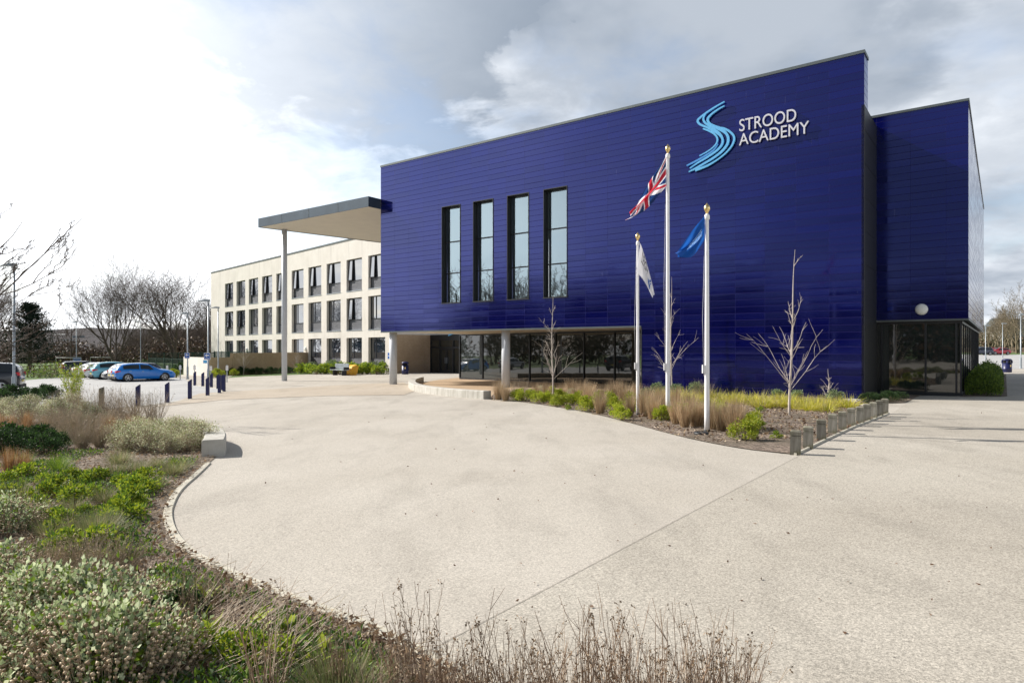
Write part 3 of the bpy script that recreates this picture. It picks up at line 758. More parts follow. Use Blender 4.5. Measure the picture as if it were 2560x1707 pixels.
def text_mesh(body, extrude=0.0, offset=0.0, spacing=1.0, res=6):
    cu = bpy.data.curves.new('t', 'FONT'); cu.body = body; cu.extrude = extrude; cu.offset = offset; cu.resolution_u = res
    cu.space_character = spacing
    o = bpy.data.objects.new('t', cu); COL.objects.link(o)
    bpy.context.view_layer.update()
    me = bpy.data.meshes.new_from_object(o.evaluated_get(bpy.context.evaluated_depsgraph_get()))
    bpy.data.objects.remove(o); bpy.data.curves.remove(cu); return me
def lay_text(body, pa, pb, ptop, name):
    """pa = left end of baseline, pb = right end, ptop = pixel of the top of the first capital"""
    u0, z0 = huz(*pa); u1, z1 = huz(*pb); _, zt = huz(*ptop)
    me = text_mesh(body, 0.035, 0.0)
    xs = [v.co.x for v in me.vertices]; ys = [v.co.y for v in me.vertices]
    x0, x1, y0, y1 = min(xs), max(xs), min(ys), max(ys)
    for v in me.vertices:
        x = u0 + (v.co.x-x0)/(x1-x0)*(u1-u0); z = z0 + (v.co.y-y0)/(y1-y0)*(zt-z0); y = -0.11 - v.co.z*1.0
        v.co = (x, y, z)
    me.flip_normals(); me.materials.append(M['lettering'])
    o = bpy.data.objects.new(name, me); COL.objects.link(o); o.parent = sign; return o
def zp(x, y): return (1660 + x*0.17007, 230 + y*0.17007)
lay_text('STROOD', zp(1122, 597), zp(1955, 597), zp(1122, 422), 'lettering')
lay_text('ACADEMY', zp(1118, 803), zp(2143, 803), zp(1118, 632), 'lettering')

# ------------------------------------------------------------------ canopy
canopy = empty('entrance_canopy', hall_world(0, 0, 0), HROT, 'tall flat canopy with cream underside and grey fascia left of the hall', 'canopy')
CZ0, CZ1 = 10.98, 11.60
cpoly = [(-12.1, -0.98), (0.0, -0.98), (0.0, 12.0), (-9.7, 12.0)]
m = MB(); m.prism([(-12.04,-0.92),(-0.004,-0.92),(-0.004,11.9),(-9.62,11.9)], CZ0, CZ1-0.08); o = m.build('soffit', M['soffit'], canopy)
m = MB()
ins = [(-12.02, -0.90), (-0.08, -0.90), (-0.08, 11.9), (-9.6, 11.9)]
def fascia(m, a, b, z0, z1, t=0.05):
    a, b = Vector(a), Vector(b); d = (b-a).normalized(); n = Vector((d.y, -d.x))*t
    q = [a, b, b+n, a+n]
    m.add([(v.x, v.y, z0) for v in q]+[(v.x, v.y, z1) for v in q], [(0,1,2,3),(7,6,5,4),(4,5,1,0),(5,6,2,1),(6,7,3,2),(7,4,0,3)])
fascia(m, (-12.1, -0.98), (-0.006, -0.98), CZ0-0.03, CZ1)
fascia(m, (-9.7, 12.0), (-12.1, -0.98), CZ0-0.03, CZ1)
fascia(m, (-0.05, -0.98), (-0.05, -0.01), CZ0-0.03, CZ1)
m.build('fascia', M['canopy_fascia'], canopy)
m = MB(); m.prism([(-12.08,-0.96),(-0.01,-0.96),(-0.01,11.95),(-9.66,11.95)], CZ1-0.075, CZ1-0.02); m.build('roof', M['coping'], canopy)
for k in (2.9, 6.0, 9.1):
    m = MB(); m.box(-12.1+k-0.012, -12.1+k+0.012, -1.04, -1.031, CZ0-0.03, CZ1); m.build('seam', M['coping'], canopy)
cp_ = toH(G(711, 952.4)); zb_ = gz(*G(711, 952.4).xy)
m = MB(); m.lathe([(0.20, zb_-0.05), (0.20, CZ0)], 28, c=(cp_.x, max(cp_.y, 0.1), 0)); m.build('column', M['column'], canopy)

# ------------------------------------------------------------------ classroom wing
WD = 65.9; WO = Vector(((988-1280)/FPX*WD, WD)); WROT = math.atan2(-0.732, 0.681)
def toW(p):
    d = Vector(p[:2]) - WO; return Vector((-W1.dot(d), W2.dot(d)))
wing = empty('classroom_wing', (WO.x, WO.y, 0), WROT, 'three storey cream brick classroom wing with rows of dark windows', 'building')
WL, WR = 52.6, 13.85
rows = [(8.25, 11.72), (3.97, 7.48), (None, 3.16)]
holes = []; spots = []
for i in range(10):
    u0 = -(5.13 + 4.6*i); u1 = u0 + 3.3
    for r, (z0, z1) in enumerate(rows):
        p = WO - W1*u0; zz = gz(p.x, p.y) + 0.02 if z0 is None else z0
        holes.append((u0, u1, zz, z1)); spots.append((i, r, u0, u1, zz, z1))
m = MB()
us = sorted({-WL, 0.0, *[h[0] for h in holes], *[h[1] for h in holes]})
for a, b in zip(us[:-1], us[1:]):
    hs = sorted([(h[2], h[3]) for h in holes if h[0] <= a+1e-6 and h[1] >= b-1e-6]); z = -1.8
    for h0, h1 in hs + [(WR, WR)]:
        if h0 > z + 1e-4: m.add([(a, 0, z), (b, 0, z), (b, 0, h0), (a, 0, h0)], [(0, 1, 2, 3)])
        z = h1
for (u0, u1, z0, z1) in holes:                    # brick reveals
    m.add([(u0, 0, z0), (u0, 0.42, z0), (u0, 0.42, z1), (u0, 0, z1)], [(0, 1, 2, 3)])
    m.add([(u1, 0, z0), (u1, 0.42, z0), (u1, 0.42, z1), (u1, 0, z1)], [(3, 2, 1, 0)])
    m.add([(u0, 0, z1), (u1, 0, z1), (u1, 0.42, z1), (u0, 0.42, z1)], [(3, 2, 1, 0)])
    m.add([(u0, 0, z0), (u1, 0, z0), (u1, 0.42, z0), (u0, 0.42, z0)], [(0, 1, 2, 3)])
m.add([(-WL, 0, -1.8), (-WL, 16, -1.8), (-WL, 16, WR), (-WL, 0, WR)], [(0, 1, 2, 3)])
m.add([(-WL, 16, -1.8), (0, 16, -1.8), (0, 16, WR), (-WL, 16, WR)], [(3, 2, 1, 0)])
m.add([(0, 0, 3.4), (0, 16, 3.4), (0, 16, WR), (0, 0, WR)], [(3, 2, 1, 0)])
wl_ = m.build('wall', M['cream_brick'], wing)
m = MB(); m.box(-WL-0.05, 0.05, -0.07, 0.4, WR, WR+0.16); m.box(-WL-0.05, -WL+0.35, 0.4, 16, WR, WR+0.16); m.build('coping', M['coping'], wing)
m = MB(); m.box(-WL+0.05, -0.05, 0.3, 15.9, WR-0.2, WR-0.1); m.build('roof', M['coping'], wing)
m = MB(); m.add([(0, 0, -1), (0, 4.35, -1), (0, 4.35, 3.4), (0, 0, 3.4)], [(0, 1, 2, 3)]); m.build('porch_wall', M['tan_brick'], wing)
for k in (-9.73+2.3, ):
    pass
def wing_window(kind):
    """local origin at left bottom of the opening; width 3.3"""
    W = 3.3; H = {'o': 3.49, 'c': 3.49, 'g': 3.75}[kind]; lh = {'o': 1.15, 'c': 1.15, 'g': 1.55}[kind]
    y = 0.36; cw = 0.92
    root_m = MB()
    root_m.box(0, 0.07, y-0.06, y+0.06, 0, H); root_m.box(W-0.06, W, y-0.06, y+0.06, 0, H)
    root_m.box(0.07, W-0.06, y-0.06, y+0.06, H-0.07, H); root_m.box(0.07, W-0.06, y-0.06, y+0.06, 0, 0.05)
    root_m.box(0.07, W-0.06, y-0.06, y+0.06, lh-0.04, lh+0.04)
    root_m.box(0.07+cw, 0.17+cw, y-0.06, y+0.06, lh+0.04, H-0.07)
    o = root_m.build('window', M['frame'], None)
    m = MB(); m.box(0.17+cw, W-0.06, y-0.01, y+0.01, lh+0.04, H-0.07)
    if kind != 'o': m.box(0.07, 0.07+cw, y-0.01, y+0.01, lh+0.04, H-0.07)
    else: m.box(0.07, 0.07+cw, y+0.3, y+0.32, lh+0.04, H-0.07)
    m.build('pane', M['glass_wing'], o)
    m = MB(); m.box(0.07, W-0.06, y-0.035, y+0.01, 0.05, lh-0.04); m.build('louvre', M['louvre'], o)
    m = MB(); m.box(-0.02, W+0.02, -0.05, y-0.065, -0.045, 0.02); m.build('sill', M['steel'], o)
    if kind == 'o':
        m = MB(); h0, h1 = lh+0.04, H-0.09; a0, a1 = 0.09, 0.05+cw
        m.box(a0, a0+0.07, -0.03, 0.03, h0-h1, 0); m.box(a1-0.07, a1, -0.03, 0.03, h0-h1, 0)
        m.box(a0+0.07, a1-0.07, -0.03, 0.03, -0.07, 0); m.box(a0+0.07, a1-0.07, -0.03, 0.03, h0-h1, h0-h1+0.07)
        m.box(a0+0.07, a1-0.07, -0.008, 0.008, h0-h1+0.07, -0.07, 1)
        c = m.build('casement', [M['frame'], M['glass_wing']], o, (0, y-0.12, h1)); c.rotation_euler = (R(-2.5), 0, 0)
    return o
protos = {k: wing_window(k) for k in 'ocg'}; used = set()
openset = {(0,0),(1,0),(2,0),(3,0),(4,0),(5,0),(6,0),(7,0),(9,0),(1,1),(8,1),(9,1)}
for i, r, u0, u1, z0, z1 in spots:
    k = 'g' if r == 2 else ('o' if (i, r) in openset else 'c')
    if k in used: o = copy_tree(protos[k])
    else: o = protos[k]; used.add(k)
    o.parent = wing; o.location = (u0, 0, z0 if r < 2 else 3.16-3.75)
# entrance screen and doors
dz0 = gz(*(WO + W2*4.35).xy)
def wx(px, y): # local x on the wing plane local y
    r = (px-1280)/FPX; O = WO + W2*y
    return (r*O.y - O.x)/(-W1.x + r*W1.y)
ey = 4.35; e0, e1 = 0.0, wx(1165, ey); et = 3.4
m = MB(); m.box(e0, e1, ey, ey+0.05, dz0-0.2, et); scr = m.build('entrance_screen', M['glass_dark'], wing)
xm = [wx(x, ey) for x in (1077.5, 1100, 1134, 1150)]
m = MB()
for x in xm: m.box(x-0.07, x+0.07, ey-0.09, ey-0.002, dz0-0.2, et)
tz = zat(869, 70.5); m.box(xm[0]+0.07, e1, ey-0.08, ey-0.002, tz-0.09, tz+0.09); m.box(xm[0]+0.07, e1, ey-0.08, ey-0.002, et-0.6, et)
m.build('frame', M['frame'], scr)
for a, b in ((xm[1]+0.09, (xm[1]+xm[2])/2-0.01), ((xm[1]+xm[2])/2+0.01, xm[2]-0.09)):
    m = MB(); zt_ = tz-0.10
    m.box(a, a+0.12, ey-0.06, ey-0.004, dz0, zt_); m.box(b-0.12, b, ey-0.06, ey-0.004, dz0, zt_); m.box(a+0.12, b-0.12, ey-0.06, ey-0.004, zt_-0.14, zt_)
    m.box(a+0.12, b-0.12, ey-0.06, ey-0.004, dz0, dz0+0.3); d = m.build('door', M['frame'], scr)
m = MB(); m.box((xm[1]+xm[2])/2-0.16, (xm[1]+xm[2])/2-0.12, ey-0.12, ey-0.06, dz0+1.0, dz0+1.6); m.box((xm[1]+xm[2])/2+0.12, (xm[1]+xm[2])/2+0.16, ey-0.12, ey-0.06, dz0+1.0, dz0+1.6)
m.build('door_handle', M['steel'], scr)
def wing_world(u, y, z):
    p = WO - W1*u + W2*y; return Vector((p.x, p.y, z))
bn = empty('entrance_banner', wing_world(0, 0, 0), WROT, 'slanted sky blue strips on the glass above the entrance doors', 'sign')
m = MB(); a, b = wx(1120, ey-0.3), wx(1141, ey-0.3); zt_ = zat(833, 70)
for k in range(2): m.add([(a, ey-0.28, zt_-0.12-0.25*k), (b, ey-0.28, zt_+0.2-0.25*k), (b, ey-0.28, zt_+0.36-0.25*k), (a, ey-0.28, zt_+0.02-0.25*k), (a, ey-0.24, zt_-0.12-0.25*k), (b, ey-0.24, zt_+0.2-0.25*k), (b, ey-0.24, zt_+0.36-0.25*k), (a, ey-0.24, zt_+0.02-0.25*k)], [(0,1,2,3),(7,6,5,4),(0,4,5,1),(1,5,6,2),(2,6,7,3),(3,7,4,0)])
m.build('strip', M['emblem'], bn)
# wall lights on the wing (oval, side on)
for i, (px, py) in enumerate(((618, 874), (765, 873))):
    x = wx(px, 0); D = (WO - W1*x).y; z = zat(py, D)
    m = MB(); m.lathe([(0.20, 0.0), (0.20, 0.06), (0.15, 0.16), (0.05, 0.20)], 20)
    o = m.build('wall_light', M['lamp_glass'], None, wing_world(x, 0.0, z)); o.rotation_euler = (R(90), 0, WROT); o.scale = (1, 1.5, 1)
    tag(o, ['small oval wall light low on the cream wing above the garden wall', 'oval wall light on the cream wing above the end of the garden wall'][i], 'wall light', 'oval lights on the wing')
x = wx(972, 0); z = zat(889, 67); m = MB(); m.box(x-0.16, x+0.16, -0.03, 0, z-0.3, z+0.3); m.box(x-0.1, x+0.1, -0.035, -0.0305, z-0.05, z+0.02, 1)
o = m.build('door_notice', [M['sign_blue'], M['reflect_white']]); o.location = wing_world(0, 0, 0); o.rotation_euler = (0, 0, WROT); tag(o, 'small blue notice on the last cream pier of the wing', 'notice')

# garden wall
def wall_run(name, pts, h_of, t, mat, parent=None):
    m = MB(); P = [Vector(p) for p in pts]; n = len(P)
    for i in range(n-1):
        a, b = P[i], P[i+1]; d = (b-a).normalized(); nn = Vector((-d.y, d.x))*t/2
        q = [a-nn-d*(0 if i == 0 else t/2*0), b-nn, b+nn, a+nn]
        z1 = h_of[i]
        m.add([(v.x, v.y, gz(v.x, v.y)-0.3) for v in q]+[(v.x, v.y, z1) for v in q], [(0,3,2,1),(4,5,6,7),(0,1,5,4),(1,2,6,5),(2,3,7,6),(3,0,4,7)])
    return m.build(name, mat, parent)
c0, c1, c2 = G(463, 936).xy, G(523, 940).xy, G(579, 938).xy
c3 = (WO - W1*wx(768, 0)) + (-W2)*0.0
gw = empty('garden_wall', (0, 0, 0), 0, 'brick garden wall with shade painted brown and a raised right hand length', 'wall')
def low_z(px, py, p): return zat(py, p.y)
wall_run('low_length', [c0, c1], [zat(894, c1.y)], 0.33, M['cream_brick'], gw)
wall_run('low_length', [c1, c2], [zat(893, c2.y)], 0.33, M['garden_brick'], gw)
wall_run('high_length', [c2, c3], [zat(880.6, c3.y)], 0.33, M['garden_brick'], gw)
print('garden', c0, c1, c2, c3, zat(880.6, c2.y), zat(880.6, c3.y))

# ------------------------------------------------------------------ seats, posts, bollards
def seat_wall(name, pts, label, w=0.42, h=0.36, dz=0.0):
    ribbon(name, pts, w, h, M['concrete'], dz, label, 'bench', bev=0.025, kind='thing')
sw = smooth_curve([G(1052, 955).xy, G(1036, 960).xy, G(1030, 968).xy, G(1040, 976).xy, G(1065, 982).xy, G(1110, 988.5).xy, G(1165, 994).xy, G(1218, 998).xy], 5)
seat_wall('seat_wall', sw, 'curved pale concrete seat wall in front of the patio', 0.42, 0.36)
e0_ = G(533, 1143).xy
seat_wall('seat_wall', smooth_curve([e0_ + Vector((0.0, 0.0)), e0_ + Vector((-0.36, 0.9)), e0_ + Vector((-0.85, 1.8)), e0_ + Vector((-1.6, 2.6)), e0_ + Vector((-2.6, 3.1))], 5),
          'pale concrete seat wall with its square end beside the near planting', 0.41, 0.34)

def post_mesh():
    m = MB(); w = 0.092; h = 0.46
    m.box(-w, w, -w, w, -0.1, h-0.10); m.box(-w+0.012, w-0.012, -w+0.012, w-0.012, h-0.10, h-0.085)
    m.add([(-w,-w,h-0.085),(w,-w,h-0.085),(w,w,h-0.085),(-w,w,h-0.085),(-w,-w,h-0.02),(w,-w,h-0.02),(w,w,h-0.02),(-w,w,h-0.02),
           (-w+0.03,-w+0.03,h),(w-0.03,-w+0.03,h),(w-0.03,w-0.03,h),(-w+0.03,w-0.03,h)],
          [(0,3,2,1),(0,1,5,4),(1,2,6,5),(2,3,7,6),(3,0,4,7),(4,5,9,8),(5,6,10,9),(6,7,11,10),(7,4,8,11),(8,9,10,11)])
    return m
post_px = [(1988.5,1137),(2020,1121.5),(2053,1101.5),(2081,1084.5),(2106.5,1075.5),(2129,1066),(2149,1059.6),(2167,1053),(2183.8,1047),(2199,1041.8),(2212,1036)]
random.seed(5)
pm = post_mesh().build('timber_post', M['wood'])
for i, p in enumerate(post_px):
    o = pm if i == 0 else pm.copy()
    if i: COL.objects.link(o)
    g = G(*p); o.location = g; o.rotation_euler = (R(random.uniform(-1.5,1.5)), R(random.uniform(-1.5,1.5)), R(-27+random.uniform(-4,4)))
    o.scale = (1, 1, [1, .97, 1.0, 1.02, 1.0, 1.03, 1, 1.02, 1.03, 1.05, 1.04][i])
    w_ = 'nearest squat weathered timber post at the corner of the bed' if i == 0 else ('farthest squat timber post at the end of the row' if i == 10 else f'squat weathered timber post, {ordw(i+1)} from the nearest in the row')
    tag(o, w_, 'post', 'timber posts along the drive')
# timber posts in the left bed, split tops
tp = None
for i, (px, yb, yt) in enumerate(((144.5, 1007, 973), (254, 1022, 967))):
    g = G(px, yb); h = zat(yt, g.y) - g.z; m = MB(); w = 0.075
    m.add([(-w,-w,-0.1),(w,-w,-0.1),(w,w,-0.1),(-w,w,-0.1),(-w,-w,h*0.93),(w,-w,h),(w,w,h),(-w,w,h*0.93)], [(0,3,2,1),(4,5,6,7),(0,1,5,4),(1,2,6,5),(2,3,7,6),(3,0,4,7)])
    o = m.build('timber_post', M['wood'], None, g, 0.3)
    tag(o, ['weathered timber post with slanted top left of the young green shrub', 'weathered timber post with slanted top right of the young green shrub'][i], 'post', 'slant topped timber posts')

# navy bollards
bol = [((345,1016),961),((418,1007.3),955),((474.7,998),948),((519,989.5),942),((548.6,983.4),936.5),((560,979),935.5),((555.5,976.3),935.5),((545,972.3),934.5),((528.6,969),932.5),((507,966.3),930.5),((487,964),928.5)]
def bollard(h):
    m = MB(); w = 0.075; d = 0.05
    m.add([(-w,-d,-0.05),(w,-d,-0.05),(w,d,-0.05),(-w,d,-0.05),(-w,-d,h-0.10),(w,-d,h),(w,d,h),(-w,d,h-0.10)], [(0,3,2,1),(4,5,6,7),(0,1,5,4),(1,2,6,5),(2,3,7,6),(3,0,4,7)])
    o = m.build('bollard', M['navy']); m = MB(); m.box(-w-0.012, w+0.012, -d-0.012, d+0.012, -0.02, 0.012); m.build('foot_plate', M['dark'], o); return o
b0 = bollard(0.86)
names = {0:'leftmost and nearest navy bollard with slanted top', 10:'navy bollard farthest back, nearest the brick garden wall'}
for i, (p, yt) in enumerate(bol):
    o = b0 if i == 0 else copy_tree(b0)
    g = G(*p); o.location = g; o.rotation_euler = (0, 0, R(random.uniform(-6, 6))); h = zat(yt, g.y)-g.z; o.scale = (1, 1, h/0.86)
    tag(o, names.get(i, f'slim navy bollard with slanted top, {ordw(i+1)} along from the nearest'), 'bollard', 'navy bollards round the car park')

# short grey posts with white tags
tags_ = [(388,None,929,912),(418,None,929,912),(450.5,949.4,912,0),(486.5,955,912,0),(527,960,913.5,0),(567.5,955.7,912,0)]
m = MB(); m.box(-0.035, 0.035, -0.035, 0.035, -0.05, 1.0); sp0 = m.build('sign_post', M['steel'])
m = MB(); m.box(-0.09, 0.09, -0.05, -0.036, 0.68, 0.96); m.build('white_tag', M['reflect_white'], sp0)
tg = [(388, 944, 912.5), (418, 944.5, 912.5), (450.5, 949.4, 912), (486.5, 951.5, 912), (527, 953.5, 913.5), (567.5, 955.7, 912)]
for i, (px, yb, yt) in enumerate(tg):
    o = sp0 if i == 0 else copy_tree(sp0); g = G(px, yb); o.location = g; h = zat(yt, g.y)-g.z; o.scale = (1, 1, h); o.rotation_euler = (0, 0, R(25))
    tag(o, f'short grey post with white tag, {ordw(i+1)} from the left' if 0 < i < 5 else ['leftmost short grey post with white tag by the green mesh fence', 'rightmost short grey post with white tag near the lawn strip'][i == 5], 'post', 'short tagged posts')

# ------------------------------------------------------------------ lamp columns
def lamp(name_label, px, yb, yt, arm=-0.75, D=None, group='car park lamp columns', base_r=0.085, flat=False, azim=180):
    g = G(px, yb) if D is None else at(px, D); h = zat(yt, g.y) - g.z
    t = empty('street_lamp', g, R(azim + 180), name_label, 'street lamp', group)
    m = MB(); m.lathe([(base_r*1.5, -0.05), (base_r*1.5, 0.02), (base_r*1.05, 0.16), (base_r, 0.25), (base_r, 1.0), (base_r*0.62, 1.12), (base_r*0.5, h-0.05)], 14); m.build('column', M['steel'], t)
    m = MB(); a = 1 if arm > 0 else -1
    m.tube([(0,0,h-0.12),(0,0,h-0.02)], base_r*0.62, 10)
    v = [(-0.12,-0.10,h-0.03),(0.10,-0.07,h-0.05),(0.10,0.07,h-0.05),(-0.12,0.10,h-0.03),(-0.12,-0.10,h+0.09),(0.10,-0.07,h+0.10),(0.10,0.07,h+0.10),(-0.12,0.10,h+0.09)]
    v2 = [(-0.72,-0.10,h+0.0),(-0.12,-0.13,h-0.03),(-0.12,0.13,h-0.03),(-0.72,0.10,h+0.0),(-0.72,-0.07,h+0.04),(-0.12,-0.12,h+0.11),(-0.12,0.12,h+0.11),(-0.72,0.07,h+0.04)]
    F = [(0,3,2,1),(4,5,6,7),(0,1,5,4),(1,2,6,5),(2,3,7,6),(3,0,4,7)]
    m.add(v, F); hd = m.build('lamp_arm', M['steel'], t)
    m = MB(); m.add(v2, F); hd = m.build('lamp_head', M['steel'], t)
    m = MB(); m.box(-0.62, -0.18, -0.085, 0.085, h-0.035, h-0.006); m.build('lens', M['lamp_glass'], hd)
    return t, g, h
L1 = lamp('near tall grey lamp column rising from the left planting bed', 35, 995, 664, base_r=0.10)
L2 = lamp('grey lamp column with a wide blue arrow sign behind the parked cars', 191, 928, 806)
L3 = lamp('plain grey lamp column behind the blue hatchback', 351.5, 921, 804)
L4 = lamp('grey lamp column with a blue arrow sign left of the low cream wall', 469, 948, 784)
L5 = lamp('grey lamp column with a blue arrow sign in front of the low cream wall', 520.6, 962.5, 752.5)
L6 = lamp('plain grey lamp column just right of the arrow signs', 545.5, 941, 769.5)
LR = [lamp('grey lamp column at the right edge beyond the litter bin', 2552, 921.5, 787, azim=0, group='lamp columns on the right'),
      lamp('distant pale lamp column just clear of the hall corner', 2464, 0, 814, D=95, azim=0, group='lamp columns on the right'),
      lamp('distant pale lamp column in front of the right hand trees', 2506.5, 0, 809, D=105, azim=0, group='lamp columns on the right')]
def arrow_sign(lamp_, px, y0, y1, w, label, sub=False, down=None):
    g = lamp_[1]; D = g.y - 0.12; z1, z0 = zat(y0, D), zat(y1, D); x = (px-1280)/FPX*D
    t = empty('direction_sign', (x, D, 0), 0.0, label, 'sign', 'blue arrow signs')
    m = MB(); m.box(-w/2, w/2, 0, 0.02, z0, z1); m.build('plate', M['reflect_white'], t)
    b = w*0.06; m = MB(); m.box(-w/2+b, w/2-b, -0.006, -0.001, z0+b, z1-b); m.build('face', M['sign_blue'], t)
    hh = z1-z0; c = (z0+z1)/2 + hh*0.12; aw = w*0.36 if w > 0.7 else w*0.32; ah = hh*0.20 if w > 0.7 else w*0.30
    m = MB()
    m.add([(-aw, -0.012, c), (-aw+ah, -0.012, c-ah), (-aw+ah, -0.012, c-ah*0.32), (aw, -0.012, c-ah*0.32), (aw, -0.012, c+ah*0.32), (-aw+ah, -0.012, c+ah*0.32), (-aw+ah, -0.012, c+ah)], [(0,1,2,3,4,5,6)])
    m.build('arrow', M['reflect_white'], t)
    m = MB()
    for k in range(5): m.box(-aw+k*aw*0.42, -aw+k*aw*0.42+aw*0.3, -0.010, -0.0065, z0+hh*0.13, z0+hh*0.13+hh*0.09)
    m.build('lettering', M['reflect_white'], t)
    if down:
        za, zb2 = zat(down[0], D), zat(down[1], D); m = MB(); m.box(-w*0.62, -w*0.02, 0, 0.02, zb2, za); m.build('small_plate', M['emblem'], t)
arrow_sign(L2, 192.5, 893, 903.5, 1.15, 'wide blue arrow sign on the lamp column behind the cars')
arrow_sign(L4, 467.6, 882, 896, 0.42, 'blue arrow sign, middle of the three, left of the cream wall')
arrow_sign(L5, 517.7, 882, 899, 0.42, 'blue arrow sign above a small pale plate, rightmost of the three', down=(900, 908))

# ------------------------------------------------------------------ flagpoles
def flagpole(px, yb, yt, label, r0):
    g = G(px, yb); h = zat(yt, g.y) - g.z
    t = empty('flagpole', g, 0, label, 'flagpole', 'white flagpoles')
    m = MB(); m.lathe([(r0, 0.0), (r0*0.97, 0.4), (r0*0.66, h-0.42), (r0*0.66, h-0.40)], 20); m.build('pole', M['white_pole'], t)
    m = MB(); m.lathe([(r0*0.72, h-0.40), (r0*1.0, h-0.37), (r0*1.0, h-0.30), (r0*0.8, h-0.27), (r0*0.5, h-0.25)], 16); m.build('cap', M['white_pole'], t)
    m = MB(); s = 0.074
    m.lathe([(s*0.35, h-0.25), (s*0.45, h-0.22), (s*0.95, h-0.15), (s*1.0, h-0.11), (s*0.8, h-0.06), (s*0.35, h-0.02), (s*0.05, h+0.02)], 12); m.build('finial', M['gold'], t)
    m = MB(); m.tube([(0.0-r0-0.02, -0.03, 1.35), (0.05*0-r0-0.05, -0.03, h*0.5), (-r0*0.75, -0.03, h-0.36)], 0.006, 5); m.build('halyard', M['rope'], t)
    m = MB(); m.box(-r0-0.05, -r0+0.01, -0.03, 0.03, 1.42, 1.62); m.build('cleat', M['white_pole'], t)
    m = MB(); m.lathe([(r0*2.1, -0.02), (r0*2.1, 0.015), (r0*1.2, 0.02), (r0*1.2, 0.06)], 16); m.build('base_plate', M['dark'], t)
    return t, g, h
P1 = flagpole(1594.5, 1038, 582, 'white flagpole on the left carrying the white flag', 0.053)
P2 = flagpole(1669.6, 1051, 362, 'tallest white flagpole, in the middle, carrying the union flag', 0.064)
P3 = flagpole(1767.5, 1080, 509, 'white flagpole on the right carrying the blue flag', 0.064)

def cloth(name, D, corners_px, nu, nv, colfn, mats, label, folds, edge_bow=(0, 0, 0, 0), parent=None):
    """corners: hoist top, hoist bottom, fly bottom, fly top in photo pixels at distance D"""
    C = [Vector(((x-1280)/FPX*D, D, zat(y, D))) for x, y in corners_px]
    org = C[0].copy()
    def P(u, v):                                    # u: 0 hoist..1 fly, v: 0 top..1 bottom
        top = C[0].lerp(C[3], u); bot = C[1].lerp(C[2], u)
        top = top + Vector((edge_bow[0], 0, edge_bow[1]))*math.sin(math.pi*u)
        bot = bot + Vector((edge_bow[2], 0, edge_bow[3]))*math.sin(math.pi*u)
        p = top.lerp(bot, v)
        amp = folds[0]*(0.25+u)*(min(1, u*4))
        y = amp*(math.sin(v*folds[1] + u*folds[2]) + 0.45*math.sin(v*folds[1]*2.3 - u*folds[3] + 1))
        x = amp*0.35*math.sin(v*folds[1]*1.4+u*5+2)
        return p + Vector((x, y, amp*0.2*math.sin(v*9+u*4))) - org
    m = MB(); vs = [P(i/nu, j/nv) for j in range(nv+1) for i in range(nu+1)]
    for j in range(nv):
        for i in range(nu):
            a = j*(nu+1)+i
            m.f.append([a, a+1, a+nu+2, a+nu+1]); m.m.append(colfn((i+0.5)/nu, (j+0.5)/nv)); m.sm.append(True)
    m.v = [tuple(v) for v in vs]
    o = m.build(name, mats, None, org); tag(o, label, 'flag'); return o, P
def fabric(name, c):
    t = NT(name); t.set('Base Color', c).set('Roughness', 0.75)
    tl = t.n.new('ShaderNodeBsdfTranslucent'); tl.inputs[0].default_value = (*c, 1)
    ms = t.n.new('ShaderNodeMixShader'); ms.inputs[0].default_value = 0.5
    t.l.new(t.bsdf.outputs[0], ms.inputs[1]); t.l.new(tl.outputs[0], ms.inputs[2]); t.l.new(ms.outputs[0], t.out.inputs[0]); return t.mat
F_W, F_R, F_B, F_S, F_L = fabric('white_bunting', (0.90, 0.90, 0.94)), fabric('red_bunting', (0.60, 0.03, 0.06)), fabric('navy_bunting', (0.015, 0.05, 0.18)), fabric('royal_blue_bunting', (0.012, 0.10, 0.42)), fabric('pale_blue_bunting', (0.35, 0.55, 0.80))
def union(u, v):
    x = (u-0.5)*60; y = (0.5-v)*30                     # 60 x 30 flag
    if abs(x) < 3 or abs(y) < 3: return 1
    if abs(x) < 5 or abs(y) < 5: return 0
    d1 = abs(x - 2*y)/math.sqrt(5); d2 = abs(x + 2*y)/math.sqrt(5)
    if x*y > 0:
        s = (2*y - x)/math.sqrt(5)*(1 if x > 0 else -1)
        if -2 < s < 0: return 1
        if d1 < 3: return 0
    else:
        s = (2*y + x)/math.sqrt(5)*(1 if x < 0 else -1)
        if -2 < s < 0: return 1
        if d2 < 3: return 0
    return 2
cloth('union_flag', P2[1].y, [(1669, 385), (1666, 466), (1566, 551), (1585, 520)], 96, 60, union, [F_W, F_R, F_B], 'red white and blue union flag drooping from the tallest pole', (0.10, 7.0, 6.0, 4.0), (0.02, 0.02, -0.02, -0.14))
def blueflag(u, v):
    for k in range(4):
        if abs(v - (0.46 + 0.075*k) + 0.10*math.sin(u*3.2+0.4)) < 0.014 and 0.18 < u < 0.62: return 1
    return 0
cloth('blue_flag', P3[1].y - 0.02, [(1768.5, 531), (1763, 597), (1690, 643), (1692, 628)], 80, 60, blueflag, [F_S, F_L], 'royal blue flag with thin white lines hanging from the right pole', (0.07, 6.0, 7.0, 5.0), (0.0, 0.0, 0.05, -0.18))
wf, WP = cloth('white_flag', P1[1].y - 0.10, [(1601, 608), (1590, 680), (1631, 745), (1635.5, 735)], 50, 40, lambda u, v: 0, [F_W], 'white flag with dark lettering and a blue emblem on the left pole', (0.018, 5.0, 4.0, 3.0), (0.03, 0.03, 0.0, 0.12))
